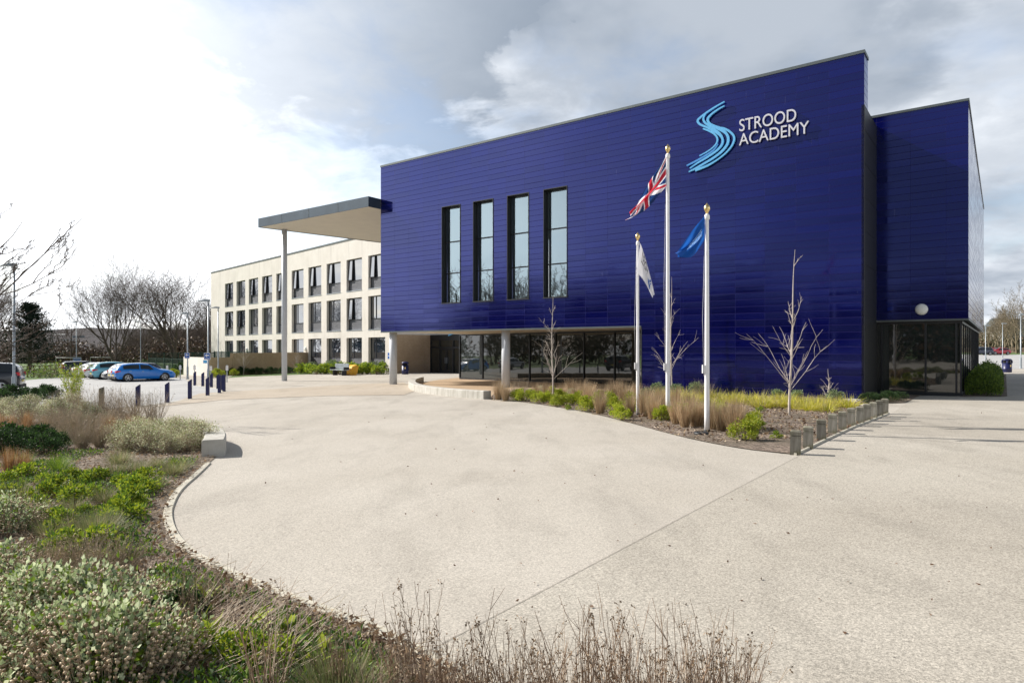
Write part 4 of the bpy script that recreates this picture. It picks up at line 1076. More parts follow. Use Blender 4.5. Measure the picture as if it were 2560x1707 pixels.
def on_flag(me, u0, u1, v0, v1, mat, name):
    xs = [v.co.x for v in me.vertices]; ys = [v.co.y for v in me.vertices]
    x0, x1, y0, y1 = min(xs), max(xs), min(ys), max(ys)
    for v in me.vertices:
        u = u0 + (v.co.x-x0)/(x1-x0)*(u1-u0); w = v1 + (v.co.y-y0)/(y1-y0)*(v0-v1)
        p = WP(u, w); v.co = (p.x, p.y - 0.008, p.z)
    me.materials.append(mat); o = bpy.data.objects.new(name, me); COL.objects.link(o); o.parent = wf
on_flag(text_mesh('LEIGH'), 0.16, 0.52, 0.04, 0.46, M['dark'], 'lettering')
m = MB(); m.add([(0,0.5,0),(0.25,0.28,0),(1.0,0.0,0),(0.8,0.42,0),(0.55,0.36,0),(0.5,0.45,0)], [(0,1,2,3,4,5)])
m.add([(0.34,0.55,0),(0.5,0.5,0),(0.72,0.9,0),(0.55,1.0,0)], [(0,1,2,3)]); m.add([(0.6,0.45,0),(0.72,0.48,0),(0.85,0.72,0),(0.75,0.8,0)], [(0,1,2,3)])
em = bpy.data.meshes.new('emblem'); em.from_pydata(m.v, [], m.f); on_flag(em, 0.58, 0.82, 0.10, 0.85, M['sign_blue'], 'emblem')
# ground spotlight
g = G(1753, 1088); m = MB(); m.lathe([(0.16, -0.02), (0.17, 0.07), (0.14, 0.085), (0.13, 0.07), (0.02, 0.07)], 20)
tag(m.build('spotlight', M['dark'], None, g), 'low round black spotlight in the mulch beside the right flagpole', 'spotlight')

# ------------------------------------------------------------------ bench, grit bin, litter bins
def bench():
    g = G(848, 938.5); t = empty('bench', g, WROT, 'grey slatted metal bench in front of the wing', 'bench')
    L = 2.6
    m = MB(); m.box(-L/2, L/2, -0.28, 0.28, 0.50, 0.56); m.build('seat', M['steel'], t)
    m = MB(); m.box(-L/2, L/2, 0.27, 0.32, 0.60, 1.12)
    for k in range(12): m.box(-L/2+0.05+k*0.22, -L/2+0.17+k*0.22, 0.262, 0.27, 0.62, 1.10)
    m.build('backrest', M['steel'], t)
    for s in (-0.8, 0.9): m = MB(); m.box(s-0.05, s+0.05, -0.22, 0.25, -0.02, 0.50); m.build('leg', M['frame'], t)
    for s in (-1, 1): m = MB(); m.box(s*L/2-0.03, s*L/2+0.03, -0.26, 0.30, 0.56, 0.80); m.build('armrest', M['frame'], t)
bench()
def grit():
    g = G(877, 938); t = empty('grit_bin', g, WROT+R(8), 'yellow plastic grit bin with sloping lid beside the bench', 'grit bin')
    m = MB(); a, b, h0, h1 = 0.62, 0.42, 0.62, 0.78
    m.add([(-a*.86,-b*.8,0.14),(a*.86,-b*.8,0.14),(a*.86,b*.8,0.14),(-a*.86,b*.8,0.14),(-a,-b,h0),(a,-b,h0),(a,b,h1),(-a,b,h1)], [(0,3,2,1),(4,5,6,7),(0,1,5,4),(1,2,6,5),(2,3,7,6),(3,0,4,7)])
    m.build('tub', M['yellow'], t)
    m = MB(); m.add([(-a-.05,-b-.06,h0-.02),(a+.05,-b-.06,h0-.02),(a+.05,b+.04,h1),(-a-.05,b+.04,h1),(-a*.8,-b*.5,h0+.20),(a*.8,-b*.5,h0+.20),(a*.8,b*.8,h1+.20),(-a*.8,b*.8,h1+.20)], [(0,3,2,1),(4,5,6,7),(0,1,5,4),(1,2,6,5),(2,3,7,6),(3,0,4,7)])
    m.build('lid', M['yellow'], t)
    for s in (-0.38, 0.38): m = MB(); m.box(s-0.13, s+0.13, -b*.7, b*.7, -0.02, 0.14); m.build('foot', M['yellow'], t)
grit()
def litter(g, h, label, r=0.33):
    t = empty('litter_bin', g, 0.2, label, 'litter bin', 'navy litter bins')
    m = MB(); m.lathe([(r*0.93, -0.02), (r*0.95, 0.05), (r, 0.10), (r, h*0.24), (r*1.03, h*0.25), (r*1.03, h*0.28), (r, h*0.29), (r, h*0.68)], 24); m.build('body', M['navy'], t)
    m = MB(); m.lathe([(r, h*0.86), (r*1.06, h*0.87), (r*1.04, h*0.93), (r*0.75, h*0.985), (r*0.2, h)], 24); m.build('hood', M['navy'], t)
    m = MB(); m.lathe([(r*0.7, h*0.68), (r*0.7, h*0.86)], 16); m.build('liner', M['rubber'], t)
    for k in range(4):
        a = math.pi/4 + k*math.pi/2; m = MB(); c, s_ = math.cos(a)*r*0.93, math.sin(a)*r*0.93
        m.box(c-0.05, c+0.05, s_-0.05, s_+0.05, h*0.68, h*0.86); m.build('support', M['navy'], t)
    m = MB(); m.box(-0.07, 0.03, -r*1.01-0.01, -r*0.98, h*0.42, h*0.56); m.build('badge', M['gold'], t)
litter(G(2517.5, 931), 1.12, 'round navy litter bin at the far side of the shaded path')
litter(toH and G(999, 937.5) + Vector((0.2, 2.0, 0.02)), 1.2, 'navy litter bin behind the left column against the tan brick')

# ------------------------------------------------------------------ cars
def car_paint(name, c, metal=0.35):
    t = NT(name); t.set('Base Color', c).set('Metallic', metal).set('Roughness', 0.28).set('Coat Weight', 0.8).set('Coat Roughness', 0.05)
    return t.mat
ST = {
 'hatch': [(0.00,.42,.66,.70,.66,.60),(0.05,.28,.88,.96,.80,.66),(0.22,.22,.93,1.16,.86,.60),(0.55,.20,.95,1.36,.885,.58),(1.1,.19,.94,1.43,.89,.60),(1.8,.19,.92,1.44,.89,.61),(2.35,.19,.91,1.36,.89,.60),(2.95,.19,.90,1.06,.885,.66),(3.15,.19,.89,.97,.88,.68),(3.7,.20,.84,.90,.86,.62),(4.12,.23,.70,.78,.78,.52),(4.30,.30,.56,.60,.62,.46)],
 'sedan': [(0.00,.45,.72,.76,.68,.62),(0.05,.30,.92,.97,.82,.66),(0.55,.22,.95,1.04,.88,.64),(0.95,.20,.95,1.24,.89,.58),(1.5,.19,.94,1.42,.90,.59),(2.2,.19,.92,1.44,.90,.60),(2.8,.19,.91,1.30,.90,.60),(3.3,.19,.90,1.02,.89,.67),(3.9,.20,.85,.92,.87,.62),(4.4,.23,.70,.78,.80,.52),(4.6,.30,.56,.60,.62,.46)],
 'estate': [(0.00,.42,.72,.80,.70,.66),(0.05,.28,.98,1.08,.84,.70),(0.16,.24,1.02,1.34,.88,.64),(0.45,.22,1.02,1.50,.90,.62),(1.2,.20,1.00,1.54,.90,.63),(2.2,.20,.98,1.54,.90,.63),(2.75,.20,.97,1.44,.90,.62),(3.3,.20,.96,1.10,.89,.70),(3.9,.21,.90,.98,.87,.66),(4.4,.24,.76,.84,.80,.56),(4.62,.32,.60,.66,.64,.50)],
}
ST['suv'] = [(a, b+0.06, c+0.12, d+0.14, e+0.03, f+0.02) for a, b, c, d, e, f in ST['estate']]
def car(kind, paint, pos, heading, label, details=True, glassm=None, group=None):
    S = ST[kind]; L = S[-1][0]
    t = empty('parked_car', pos, heading, label, 'car', group or 'cars parked in the car park')
    def at_(x):
        for i in range(len(S)-1):
            if S[i][0] <= x <= S[i+1][0]:
                k = (x-S[i][0])/(S[i+1][0]-S[i][0]); return [S[i][j]+(S[i+1][j]-S[i][j])*k for j in range(6)]
        return list(S[-1])
    xs = sorted(set([s[0] for s in S] + [0.12, 0.8, 1.45, 2.0, 2.6, 3.4, L-0.35, L-0.08]))
    ring = []
    for x in xs:
        _, zb, zt, zr, w, wr = at_(x)
        half = [(0, zb), (w*.80, zb), (w*.95, zb+.05), (w*.99, zb+.22), (w, zb+(zt-zb)*.62), (w*.985, zt-.05), (w*.94, zt), (wr+(w*.94-wr)*.06, zr-.045), (wr*.86, zr-.008), (wr*.45, zr+.012), (0, zr+.018)]
        full = half + [(-a, b) for a, b in reversed(half[1:-1])]
        ring.append([(x, a, b) for a, b in full])
    n = len(ring[0]); m = MB(); vs = [v for r in ring for v in r]; fs = []
    for i in range(len(ring)-1):
        for k in range(n): fs.append((i*n+k, i*n+(k+1) % n, (i+1)*n+(k+1) % n, (i+1)*n+k))
    fs.append(tuple(range(n-1, -1, -1))); fs.append(tuple((len(ring)-1)*n+k for k in range(n)))
    m.add(vs, fs, smooth=True); body = m.build('body', paint, t)
    mod = None
    gm = glassm or M['car_glass']
    def side(x, k, s, off=0.012):
        _, zb, zt, zr, w, wr = at_(x); a = (w*.94, zt); b = (wr+(w*.94-wr)*.06, zr-.045)
        y = a[0]+(b[0]-a[0])*k; z = a[1]+(b[1]-a[1])*k; return (x, s*(y+off), z+off*0.3)
    x_front = [s for s in S if s[3]-s[2] < 0.18][0:]    # where the screen meets the bonnet
    xf = next(s[0] for s in S if s[0] > 2.6 and s[3]-s[2] < 0.2)
    xr = {'hatch': 0.36, 'sedan': 0.86, 'estate': 0.24, 'suv': 0.24}[kind]
    bp = xr + (xf-xr)*0.50
    for s in (-1, 1):
        for nm, a, b in (('side_window', bp+0.05, xf-0.30), ('side_window', xr+0.16, bp-0.04)):
            mm = MB(); N = 8; top, bot = [], []
            for i in range(N+1):
                x = a+(b-a)*i/N; top.append(side(x, 0.86, s)); bot.append(side(x, 0.12, s))
            if nm and b > bp: top = [side(min(x, xf-0.62), 0.86, s) if x > xf-0.62 else side(x, 0.86, s) for x in [a+(b-a)*i/N for i in range(N+1)]]
            mm.add(bot+top, [((i, i+1, N+2+i, N+1+i) if s > 0 else (i, N+1+i, N+2+i, i+1)) for i in range(N)], smooth=True); mm.build(nm, gm, t)
    def scr(name, xa, xb, ka=0.82):
        mm = MB(); N = 6; vs = []
        for x in (xa, xb):
            _, zb, zt, zr, w, wr = at_(x)
            for i in range(N+1):
                q = -1+2*i/N; vs.append((x + (0.02 if xa > 2 else -0.02), q*wr*0.90, zr+.018-0.03*q*q+0.012))
        mm.add(vs, [(i, N+1+i, N+2+i, i+1) for i in range(N)], smooth=True); mm.build(name, gm, t)
    scr('windscreen', xf-0.62, xf-0.04); scr('rear_window', {'hatch': 0.10, 'sedan': 0.62, 'estate': 0.075, 'suv': 0.075}[kind], {'hatch': 0.48, 'sedan': 1.30, 'estate': 0.36, 'suv': 0.36}[kind])
    wb = 0.82; r = 0.325 if kind != 'suv' else 0.37
    for x in (wb, L-0.88):
        for s in (-1, 1):
            w = at_(x)[4]
            mm = MB(); N = 20; R_ = r+0.055
            pts = [(x+R_*math.cos(math.pi*(k/N*1.24-0.12)), s*(w+0.004), r-0.01+R_*math.sin(math.pi*(k/N*1.24-0.12))) for k in range(N+1)]
            inner = [(p[0], s*(w-0.12), p[2]) for p in pts]
            mm.add(pts+inner, [tuple(range(N+1))]+[(i, i+1, N+2+i, N+1+i) for i in range(N)]); mm.build('wheel_arch', M['rubber'], t)
            mm = MB(); b0_ = len(mm.v)
            yo = s*(w+0.022); yi = s*(w-0.2)
            prof = [(r*0.66, yo), (r*0.93, yo), (r, yo-s*0.03), (r, yi), (r*0.5, yi)]
            vs = []; 
            for pr, py_ in prof:
                for k in range(24): vs.append((x+pr*math.cos(2*math.pi*k/24), py_, r+pr*math.sin(2*math.pi*k/24)))
            mm.add(vs, [(i*24+k, i*24+(k+1) % 24, (i+1)*24+(k+1) % 24, (i+1)*24+k) for i in range(4) for k in range(24)], smooth=True)
            wh = mm.build('wheel', M['rubber'], t)
            mm = MB(); vs = [(x+pr*math.cos(2*math.pi*k/24), yo+s*dy, r+pr*math.sin(2*math.pi*k/24)) for pr, dy in ((r*0.69, 0.0), (r*0.60, 0.004), (r*0.56, -0.02)) for k in range(24)]
            mm.add(vs, [(i*24+k, i*24+(k+1) % 24, (i+1)*24+(k+1) % 24, (i+1)*24+k) for i in range(2) for k in range(24)])
            for k in range(5):
                a = 2*math.pi*k/5+0.3
                def q(rr, da): return (x+rr*math.cos(a+da), yo+s*0.002, r+rr*math.sin(a+da))
                mm.add([q(0.03, -1.2), q(r*0.6, -0.16), q(r*0.6, 0.16), q(0.03, 1.2)], [(0, 1, 2, 3)])
            mm.add([(x+0.05*math.cos(2*math.pi*k/10), yo+s*0.006, r+0.05*math.sin(2*math.pi*k/10)) for k in range(10)], [tuple(range(10))])
            mm.build('rim', M['rim'], wh)
    zl = at_(0.05)[2]
    for s in (-1, 1):
        mm = MB(); w0 = at_(0.06)[4]; w1 = at_(0.30)[4]
        if kind in ('estate', 'suv'): mm.add([(-0.015, s*(w0-0.26), zl-0.14), (-0.015, s*(w0-0.02), zl-0.14), (0.30, s*(w1+0.012), zl-0.06), (-0.0, s*(w0-0.12), zl+0.02), (0.03, s*(w0+0.0), zl+0.40 if kind == 'estate' else zl+0.06), (0.24, s*(w1-0.02), zl+0.04)], [(0,1,4,3),(1,2,5,4)])
        else: mm.add([(-0.02, s*(w0-0.30), zl-0.15), (0.0, s*(w0+0.0), zl-0.17), (0.34, s*(w1+0.014), zl-0.06), (-0.005, s*(w0-0.30), zl-0.02), (0.02, s*(w0-0.02), zl-0.0), (0.30, s*(w1-0.0), zl+0.0)], [(0,1,4,3),(1,2,5,4)])
        mm.build('tail_light', M['red_lamp'], t)
        mm = MB(); wf_ = at_(L-0.28)[4]; wg = at_(L-0.06)[4]; zh = at_(L-0.28)[2]
        mm.add([(L-0.50, s*(at_(L-0.5)[4]+0.012), zh-0.02), (L-0.10, s*(wg+0.015), zh-0.16), (L-0.02, s*(wg*0.62), zh-0.14), (L-0.14, s*(wg*0.66), zh-0.02), (L-0.52, s*(at_(L-0.5)[4]-0.05), zh+0.06)], [(0,1,2,3,4)])
        mm.build('headlight', M['head_lamp'], t)
        mm = MB(); xm_ = xf-0.55; _, zb, zt, zr, w, wr = at_(xm_)
        mm.add([(xm_-0.06, s*(w*0.93), zt+0.02), (xm_+0.10, s*(w*0.93), zt+0.02), (xm_+0.08, s*(w+0.17), zt+0.03), (xm_-0.04, s*(w+0.19), zt+0.03), (xm_-0.06, s*(w*0.95), zt+0.10), (xm_+0.06, s*(w*0.95), zt+0.10), (xm_+0.05, s*(w+0.16), zt+0.15), (xm_-0.04, s*(w+0.18), zt+0.15)], [(0,3,2,1),(4,5,6,7),(0,1,5,4),(1,2,6,5),(2,3,7,6),(3,0,4,7)])
        mm.build('mirror', M['rubber'], t)
        mm = MB()
        for xx in (bp+0.12, bp-0.75): mm.box(xx, xx+0.16, s*(at_(xx)[4])-0.012, s*(at_(xx)[4])+0.022, at_(xx)[2]-0.13, at_(xx)[2]-0.10)
        mm.build('door_handle', M['rim'], t)
    mm = MB(); mm.box(-0.025, 0.0, -0.26, 0.26, 0.46 if kind != 'suv' else 0.62, 0.57 if kind != 'suv' else 0.73); mm.build('number_plate', M['plate_yellow'], t)
    mm = MB(); w0 = at_(0.05)[4]; mm.box(-0.03, 0.25, -w0*0.92, w0*0.92, at_(0.05)[1]-0.02, at_(0.05)[1]+0.14); mm.build('bumper', M['rubber'], t)
    return t
M['plate_yellow'] = plain('yellow_plate', (0.62, 0.50, 0.10), 0.5)
PB = {'blue': car_paint('bright_blue_paint', (0.0, 0.19, 0.66), 0.0), 'white': car_paint('white_paint', (0.74, 0.74, 0.76), 0.0), 'grey': car_paint('dark_grey_paint', (0.07, 0.075, 0.09)),
      'lblue': car_paint('light_blue_paint', (0.13, 0.40, 0.52), 0.15), 'silver': car_paint('silver_paint', (0.62, 0.64, 0.67), 0.4), 'black': car_paint('black_paint', (0.02, 0.024, 0.032)),
      'red': car_paint('red_paint', (0.42, 0.02, 0.04)), 'navyc': car_paint('navy_paint', (0.03, 0.04, 0.075))}
head = math.atan2(0.681, 0.732)
hd_v = Vector((0.732, 0.681)); row_v = Vector((-0.69, 0.724))
rw = G(320.4, 954.6).xy; near_side = Vector((0.681, -0.732))
R0 = rw - hd_v*0.82 - near_side*0.88                # middle of the blue car's tail
def row_at(px):                                     # tail pixel -> place along the row
    base = R0 + near_side*0.75; r = (px-1280)/FPX
    u = (r*base.y - base.x)/(row_v.x - r*row_v.y); return R0 + row_v*u
cars_ = [('hatch','blue',None,0,'bright blue hatchback parked nearest, at the right end of the row',0),
         ('hatch','white',279,0,'white hatchback half hidden just behind the bright blue hatchback',0),
         ('hatch','grey',262,0,'dark grey car with its bonnet toward us between white and light blue cars',1),
         ('hatch','lblue',232,0.0,'light blue hatchback with dark wheels in the middle of the row',0),
         ('hatch','silver',211,0,'silver hatchback between the light blue and the white saloon cars',0),
         ('sedan','white',184,0,'white saloon with a red tail light, second from the left of the row',0),
         ('estate','black',153,0,'black estate car with tall red tail light at the left end of the row',0)]
for k, pc, px, o_, lb, flip in cars_:
    p = R0 if px is None else row_at(px)
    h_ = head
    if flip: p = p + hd_v*4.3; h_ = head + math.pi
    c = car(k, PB[pc], (p.x, p.y, gz(p.x, p.y)), h_, lb)
    if pc == 'lblue': c.scale = (1.02, 1.0, 1.06)
# dark estate at the left edge, and the roof behind it
g = G(45, 984); c = car('suv', PB['black'], (g.x-0.4, g.y+0.9, g.z), R(207), 'black high sided car cut off by the left edge of the picture')
g = G(20, 962); car('hatch', PB['silver'], (g.x-1.2, g.y+2.0, g.z), R(207), 'silver car roof showing behind the black car at the left edge')
# cars across the road on the right
car('estate', PB['navyc'], at(2478, 128, 0.72), R(180), 'dark blue estate car in front of the red cars beyond the hall corner', group='cars on the far right')
car('hatch', PB['red'], at(2520, 131, 0.74), R(185), 'red hatchback with its front showing right of the dark estate', group='cars on the far right')
car('hatch', PB['red'], at(2498, 134.5, 0.76), R(180), 'red car roof showing above the dark estate car', group='cars on the far right')
# green mesh enclosure behind the bollards
def mesh_fence(p0, p1, h, label):
    d = (p1-p0); L = d.length; t = empty('mesh_fence', (p0.x, p0.y, gz(p0.x, p0.y)), math.atan2(d.y, d.x), label, 'fence', 'green mesh fencing')
    m = MB(); k = 0.0
    while k < L: m.box(k-0.012, k+0.012, -0.012, 0.012, 0.02, h); k += 0.16
    for z in (0.1, h*0.33, h*0.66, h-0.05): m.box(0, L, -0.015, 0.015, z-0.02, z+0.02)
    m.build('mesh_panel', M['green_mesh'], t); k = 0.0
    while k <= L+0.1:
        m = MB(); m.box(k-0.05, k+0.05, -0.05, 0.05, -0.3, h+0.05); m.build('post', M['green_mesh'], t); k += 2.6
F0, F1 = G(372, 929).xy, G(462, 932).xy
mesh_fence(F0, F1, zat(895.5, (F0.y+F1.y)/2) - gz(*F0), 'dark green mesh fence between the cars and the low cream wall')
mesh_fence(F0, F0 + Vector((3, 12)), 2.4, 'dark green mesh fence running back from the left corner of the enclosure')
mesh_fence(F1, F1 + Vector((3, 12)), 2.4, 'dark green mesh fence running back beside the cream wall')
mesh_fence(F0+Vector((3,12)), F1+Vector((3,12)), 2.6, 'dark green mesh fence closing the rear of the enclosure')
# field edge rail fence, goal frame
def rail_fence(p0, p1, h, gap, label, mat, rails=2):
    d = (p1-p0); L = d.length; sl = (gz(*p1)-gz(*p0))/L; t = empty('rail_fence', (p0.x, p0.y, gz(*p0)), math.atan2(d.y, d.x), label, 'fence', 'timber fences')
    m = MB()
    for r_ in range(rails):
        z = h*(0.45+0.45*r_); m.add([(0,-0.02,z),(L,-0.02,z+sl*L),(L,0.02,z+sl*L),(0,0.02,z),(0,-0.02,z+0.08),(L,-0.02,z+0.08+sl*L),(L,0.02,z+0.08+sl*L),(0,0.02,z+0.08)], [(0,3,2,1),(4,5,6,7),(0,1,5,4),(1,2,6,5),(2,3,7,6),(3,0,4,7)])
    m.build('rails', mat, t); k = 0
    while k <= L: m = MB(); m.box(k-0.07, k+0.07, -0.06, 0.06, sl*k-0.2, sl*k+h); m.build('post', mat, t); k += gap
rail_fence(G(36, 946).xy, G(150, 937).xy, 1.15, 1.5, 'dark timber post fence at the field edge behind the left cars', M['fence_wood'])
pf = at(2455, 165, 1.0); pe = at(2600, 150, 1.0)
t = empty('picket_fence', (pf.x, pf.y, 0.9), math.atan2(pe.y-pf.y, pe.x-pf.x), 'low timber fence before the trees on the right', 'fence', 'timber fences')
m = MB(); L = (pe-pf).length
for z in (0.3, 1.0): m.box(0, L, -0.03, 0.03, z, z+0.1)
m.build('rails', M['fence_wood'], t)
m = MB()
for k in range(int(L/0.35)): m.box(k*0.35, k*0.35+0.14, -0.06, -0.032, 0.0, 1.35)
m.build('pickets', M['fence_wood'], t)
g = G(226, 905); h = zat(894, g.y)-g.z; w_ = (262-226)/FPX*g.y*1.0
for i, (px, D) in enumerate(((226, 112), (140, 104))):
    g = at(px, D); t = empty('goal_frame', g, 0.1, ['white goal frame on the field left of the twin trunk tree', 'white goal frame on the field behind the dark conifer'][i], 'goal', 'goal frames')
    m = MB(); h = 1.9; W_ = 3.4
    m.tube([(0,0,0),(0,0,h),(W_,0,h),(W_,0,0)], 0.04, 8); m.build('frame', M['reflect_white'], t)
# far houses on the ridge slope
for i, (px, py, D) in enumerate(((150, 836, 560), (172, 850, 520), (196, 841, 540))):
    g = at(px, D, 0); z = zat(py, D); t = empty('distant_house', (g.x, D, z-8), 0.4*i, ['tiny pale house on the ridge, uppermost', 'tiny pale house on the ridge, lowest', 'tiny pale house on the ridge, rightmost'][i], 'house', 'houses on the ridge')
    m = MB(); m.box(-4, 4, -3, 3, 0, 6); m.build('wall', M['tan_brick'], t)
    m = MB(); m.add([(-4.3,-3.3,6),(4.3,-3.3,6),(4.3,3.3,6),(-4.3,3.3,6),(-4.3,0,8.5),(4.3,0,8.5)], [(0,1,5,4),(2,3,4,5),(0,4,3),(1,2,5),(0,3,2,1)]); m.build('roof', M['coping'], t)
    for s in (-2.2, 1.2): m = MB(); m.box(s, s+1, -3.03, -3.005, 3.6, 4.8); m.build('window', M['reflect_white'], t)
# small building glimpsed through the right-hand trees
g = at(2548, 175, 1.0); t = empty('distant_house', g, 0.1, 'white fronted house glimpsed through the trees on the right', 'house')
m = MB(); m.box(-5, 5, 0, 6, -1, 6); m.build('wall', M['concrete'], t)
m = MB(); m.add([(-5.4,-0.4,6),(5.4,-0.4,6),(5.4,6.4,6),(-5.4,6.4,6),(-5.4,3,9),(5.4,3,9)], [(0,1,5,4),(2,3,4,5),(0,4,3),(1,2,5),(0,3,2,1)]); m.build('roof', M['coping'], t)
for s in (-3.6, -0.8, 2): m = MB(); m.box(s, s+1.5, -0.04, -0.005, 3, 4.8); m.build('window', M['glass_dark'], t)

# ------------------------------------------------------------------ trees
rnd = random.Random(11)
def rvec(s=1.0): return Vector((rnd.uniform(-s, s), rnd.uniform(-s, s), rnd.uniform(-s, s)))
def limb(m, p, d, L, r, depth, cfg, coarse=None):
    """one limb grown as a bending tube, then its children"""
    nseg = cfg['seg'][min(depth, len(cfg['seg'])-1)]; pts = [p.copy()]; rad = [r]; dirs = [d.copy()]
    tip = cfg.get('tip', 0.35)
    for i in range(nseg):
        d = (d + rvec(cfg['wob']) + Vector((0, 0, cfg['up'][min(depth, len(cfg['up'])-1)]))).normalized()
        p = p + d*(L/nseg); pts.append(p.copy()); rad.append(r*(1-(1-tip)*(i+1)/nseg)); dirs.append(d.copy())
    tgt = m[0] if depth <= cfg.get('trunk_levels', 0) else m[1]
    sides = cfg['sides'][min(depth, len(cfg['sides'])-1)]
    tgt.tube(pts, rad, sides, 0, caps=False)
    if depth >= cfg['levels']: return
    nk = cfg['kids'][depth]; lo = cfg['start'][depth]
    phase = rnd.uniform(0, 6.28)
    for k in range(nk):
        t = lo + (1-lo)*(k+rnd.uniform(0.1, 0.9))/nk
        f = t*nseg; i = min(int(f), nseg-1); q = pts[i].lerp(pts[i+1], f-i); dd = dirs[i+1]
        ang = cfg['ang'][depth]*rnd.uniform(0.75, 1.25); az = phase + k*2.4 + rnd.uniform(-0.4, 0.4)
        a = dd.orthogonal().normalized(); b = dd.cross(a)
        nd = (dd*math.cos(ang) + (a*math.cos(az)+b*math.sin(az))*math.sin(ang)).normalized()
        LL = L*cfg['ratio'][depth]*rnd.uniform(0.75, 1.15)*(1-cfg.get('taperL', 0.45)*max(0, t-0.3))
        rr = (rad[i]+(rad[i+1]-rad[i])*(f-i))*cfg['rr'][depth]
        limb(m, q, nd, LL, max(rr, cfg['rmin']), depth+1, cfg)
BROAD = dict(levels=4, seg=[5,6,5,4,3], wob=0.13, up=[0.03,0.07,0.05,0.02,0.0], kids=[7,6,6,5,0], start=[0.28,0.25,0.22,0.2], ang=[0.62,0.66,0.7,0.75],
             ratio=[0.95,0.55,0.50,0.50], rr=[0.55,0.55,0.55,0.6], rmin=0.012, sides=[8,6,4,3,3], tip=0.3)
def tree_mesh(cfg, H, r0, stems=1, spread=0.35, seed=1, trunk_frac=0.5):
    rnd.seed(seed); a, b = MB(), MB()
    for s in range(stems):
        d = Vector((spread*math.cos(2.1*s+seed), spread*0.8*math.sin(2.1*s+seed), 1)).normalized() if stems > 1 else Vector((rnd.uniform(-.05,.05), rnd.uniform(-.05,.05), 1)).normalized()
        off = Vector((0.25*math.cos(2.1*s), 0.25*math.sin(2.1*s), -0.1)) if stems > 1 else Vector((0, 0, -0.1))
        limb((a, b), off, d, H*trunk_frac*rnd.uniform(0.9, 1.08), r0*(1 if s == 0 else 0.72), 0, cfg)
    top = max([v[2] for v in a.v+b.v]); k = H/top
    for q in (a, b): q.v = [(v[0]*k, v[1]*k, v[2]*k) for v in q.v]
    return a, b
def put_tree(name, ab, bark_, loc, label, group, rz=0.0, scale=None, cat='tree'):
    t = empty(name, loc, rz, label, cat, group)
    ab[0].build('trunk', bark_, t); ab[1].build('crown', bark_, t)
    if scale: t.scale = scale
    return t
def again(t, loc, rz, sc, label, group=None):
    c = copy_tree(t); c.location = loc; c.rotation_euler = (0, 0, rz); c.scale = sc if hasattr(sc, '__len__') else (sc,)*3
    tag(c, label, None, group); return c
big1 = dict(BROAD); big1.update(kids=[8,8,7,5,0], start=[0.30,0.22,0.2,0.2], ang=[0.62,0.55,0.62,0.7], up=[0.03,0.11,0.06,0.03,0], rmin=0.020, ratio=[1.05,0.62,0.55,0.5], taperL=0.3)
T1 = put_tree('bare_tree', tree_mesh(big1, 21.4, 0.42, 3, 0.30, 4, 0.55), M['bark_far'], at(292, 108), 'big bare tree with several trunks behind the parked cars', 'large bare trees by the field')
T2 = put_tree('bare_tree', tree_mesh(big1, 19.4, 0.45, 2, 0.22, 9, 0.5), M['bark_far'], at(437, 118), 'dense rounded bare tree just left of the classroom wing', 'large bare trees by the field')
sm = dict(BROAD); sm.update(levels=3, kids=[8,6,5,0], rmin=0.02, ratio=[0.7,0.5,0.5,0.5], start=[0.2,0.2,0.2,0.2])
T3 = put_tree('bare_tree', tree_mesh(sm, 10.5, 0.2, 1, 0, 3, 0.75), M['bark_far'], at(178, 112), 'thin bare tree left of the big bare tree', 'smaller bare trees by the field')
again(T3, at(128, 125), 1.2, 1.05, 'thin bare tree rising behind the dark conifer on its right')
again(T3, at(25, 100), 2.6, 1.15, 'bare tree left of the dark conifer behind the lamp column')
again(T3, at(352, 112), 4.0, 0.9, 'slim bare tree standing between the two big bare trees')
again(T2, at(-45, 96), 2.0, (0.8, 0.8, 0.8), 'bare tree reaching in from the left edge far behind', 'large bare trees by the field')
again(T2, at(505, 135), 3.3, (0.85, 0.85, 0.82), 'bare tree partly hidden by the left end of the wing', 'large bare trees by the field')
# conifer
def conifer(H=9.0, Rr=3.6, seed=2):
    rnd.seed(seed); a, b = MB(), MB()
    a.tube([(0,0,-0.2),(0.1,0,H*0.5),(0,0.1,H*0.95)], [0.28, 0.16, 0.04], 8)
    for i in range(230):
        t = rnd.random()**0.8; z = H*(0.10+0.88*t); rr = Rr*(1-t)**0.62*rnd.uniform(0.55, 1.1)*(1.0 if t > 0.08 else 0.8) + 0.15
        az = rnd.uniform(0, 6.28); d = Vector((math.cos(az), math.sin(az), 0.25))
        e = Vector((0, 0, z)) + d*rr
        a.tube([(0, 0, z-0.3), tuple(e)], [0.035, 0.012], 3, caps=False)
        for j in range(46):
            s = rnd.uniform(0.30, 1.08); q = Vector((0, 0, z-0.3)).lerp(e, s) + Vector((rnd.gauss(0, 0.26), rnd.gauss(0, 0.26), rnd.gauss(0, 0.13)))
            dd = (d + rvec(0.8)).normalized()*rnd.uniform(0.14, 0.30); w = dd.cross(rvec(1)).normalized()*rnd.uniform(0.035, 0.075)
            b.add([q-w, q+dd*0.5-w*1.2, q+dd, q+dd*0.5+w*1.2], [(0, 1, 2, 3)], rnd.choice((0, 0, 1)))
    return a, b
ca, cb = conifer()
t = empty('conifer', at(74, 84), 0, 'dark evergreen conifer behind the cars at left', 'tree'); ca.build('trunk', M['bark'], t); cb.build('crown', [M['l_fir'], M['l_fir2']], t)
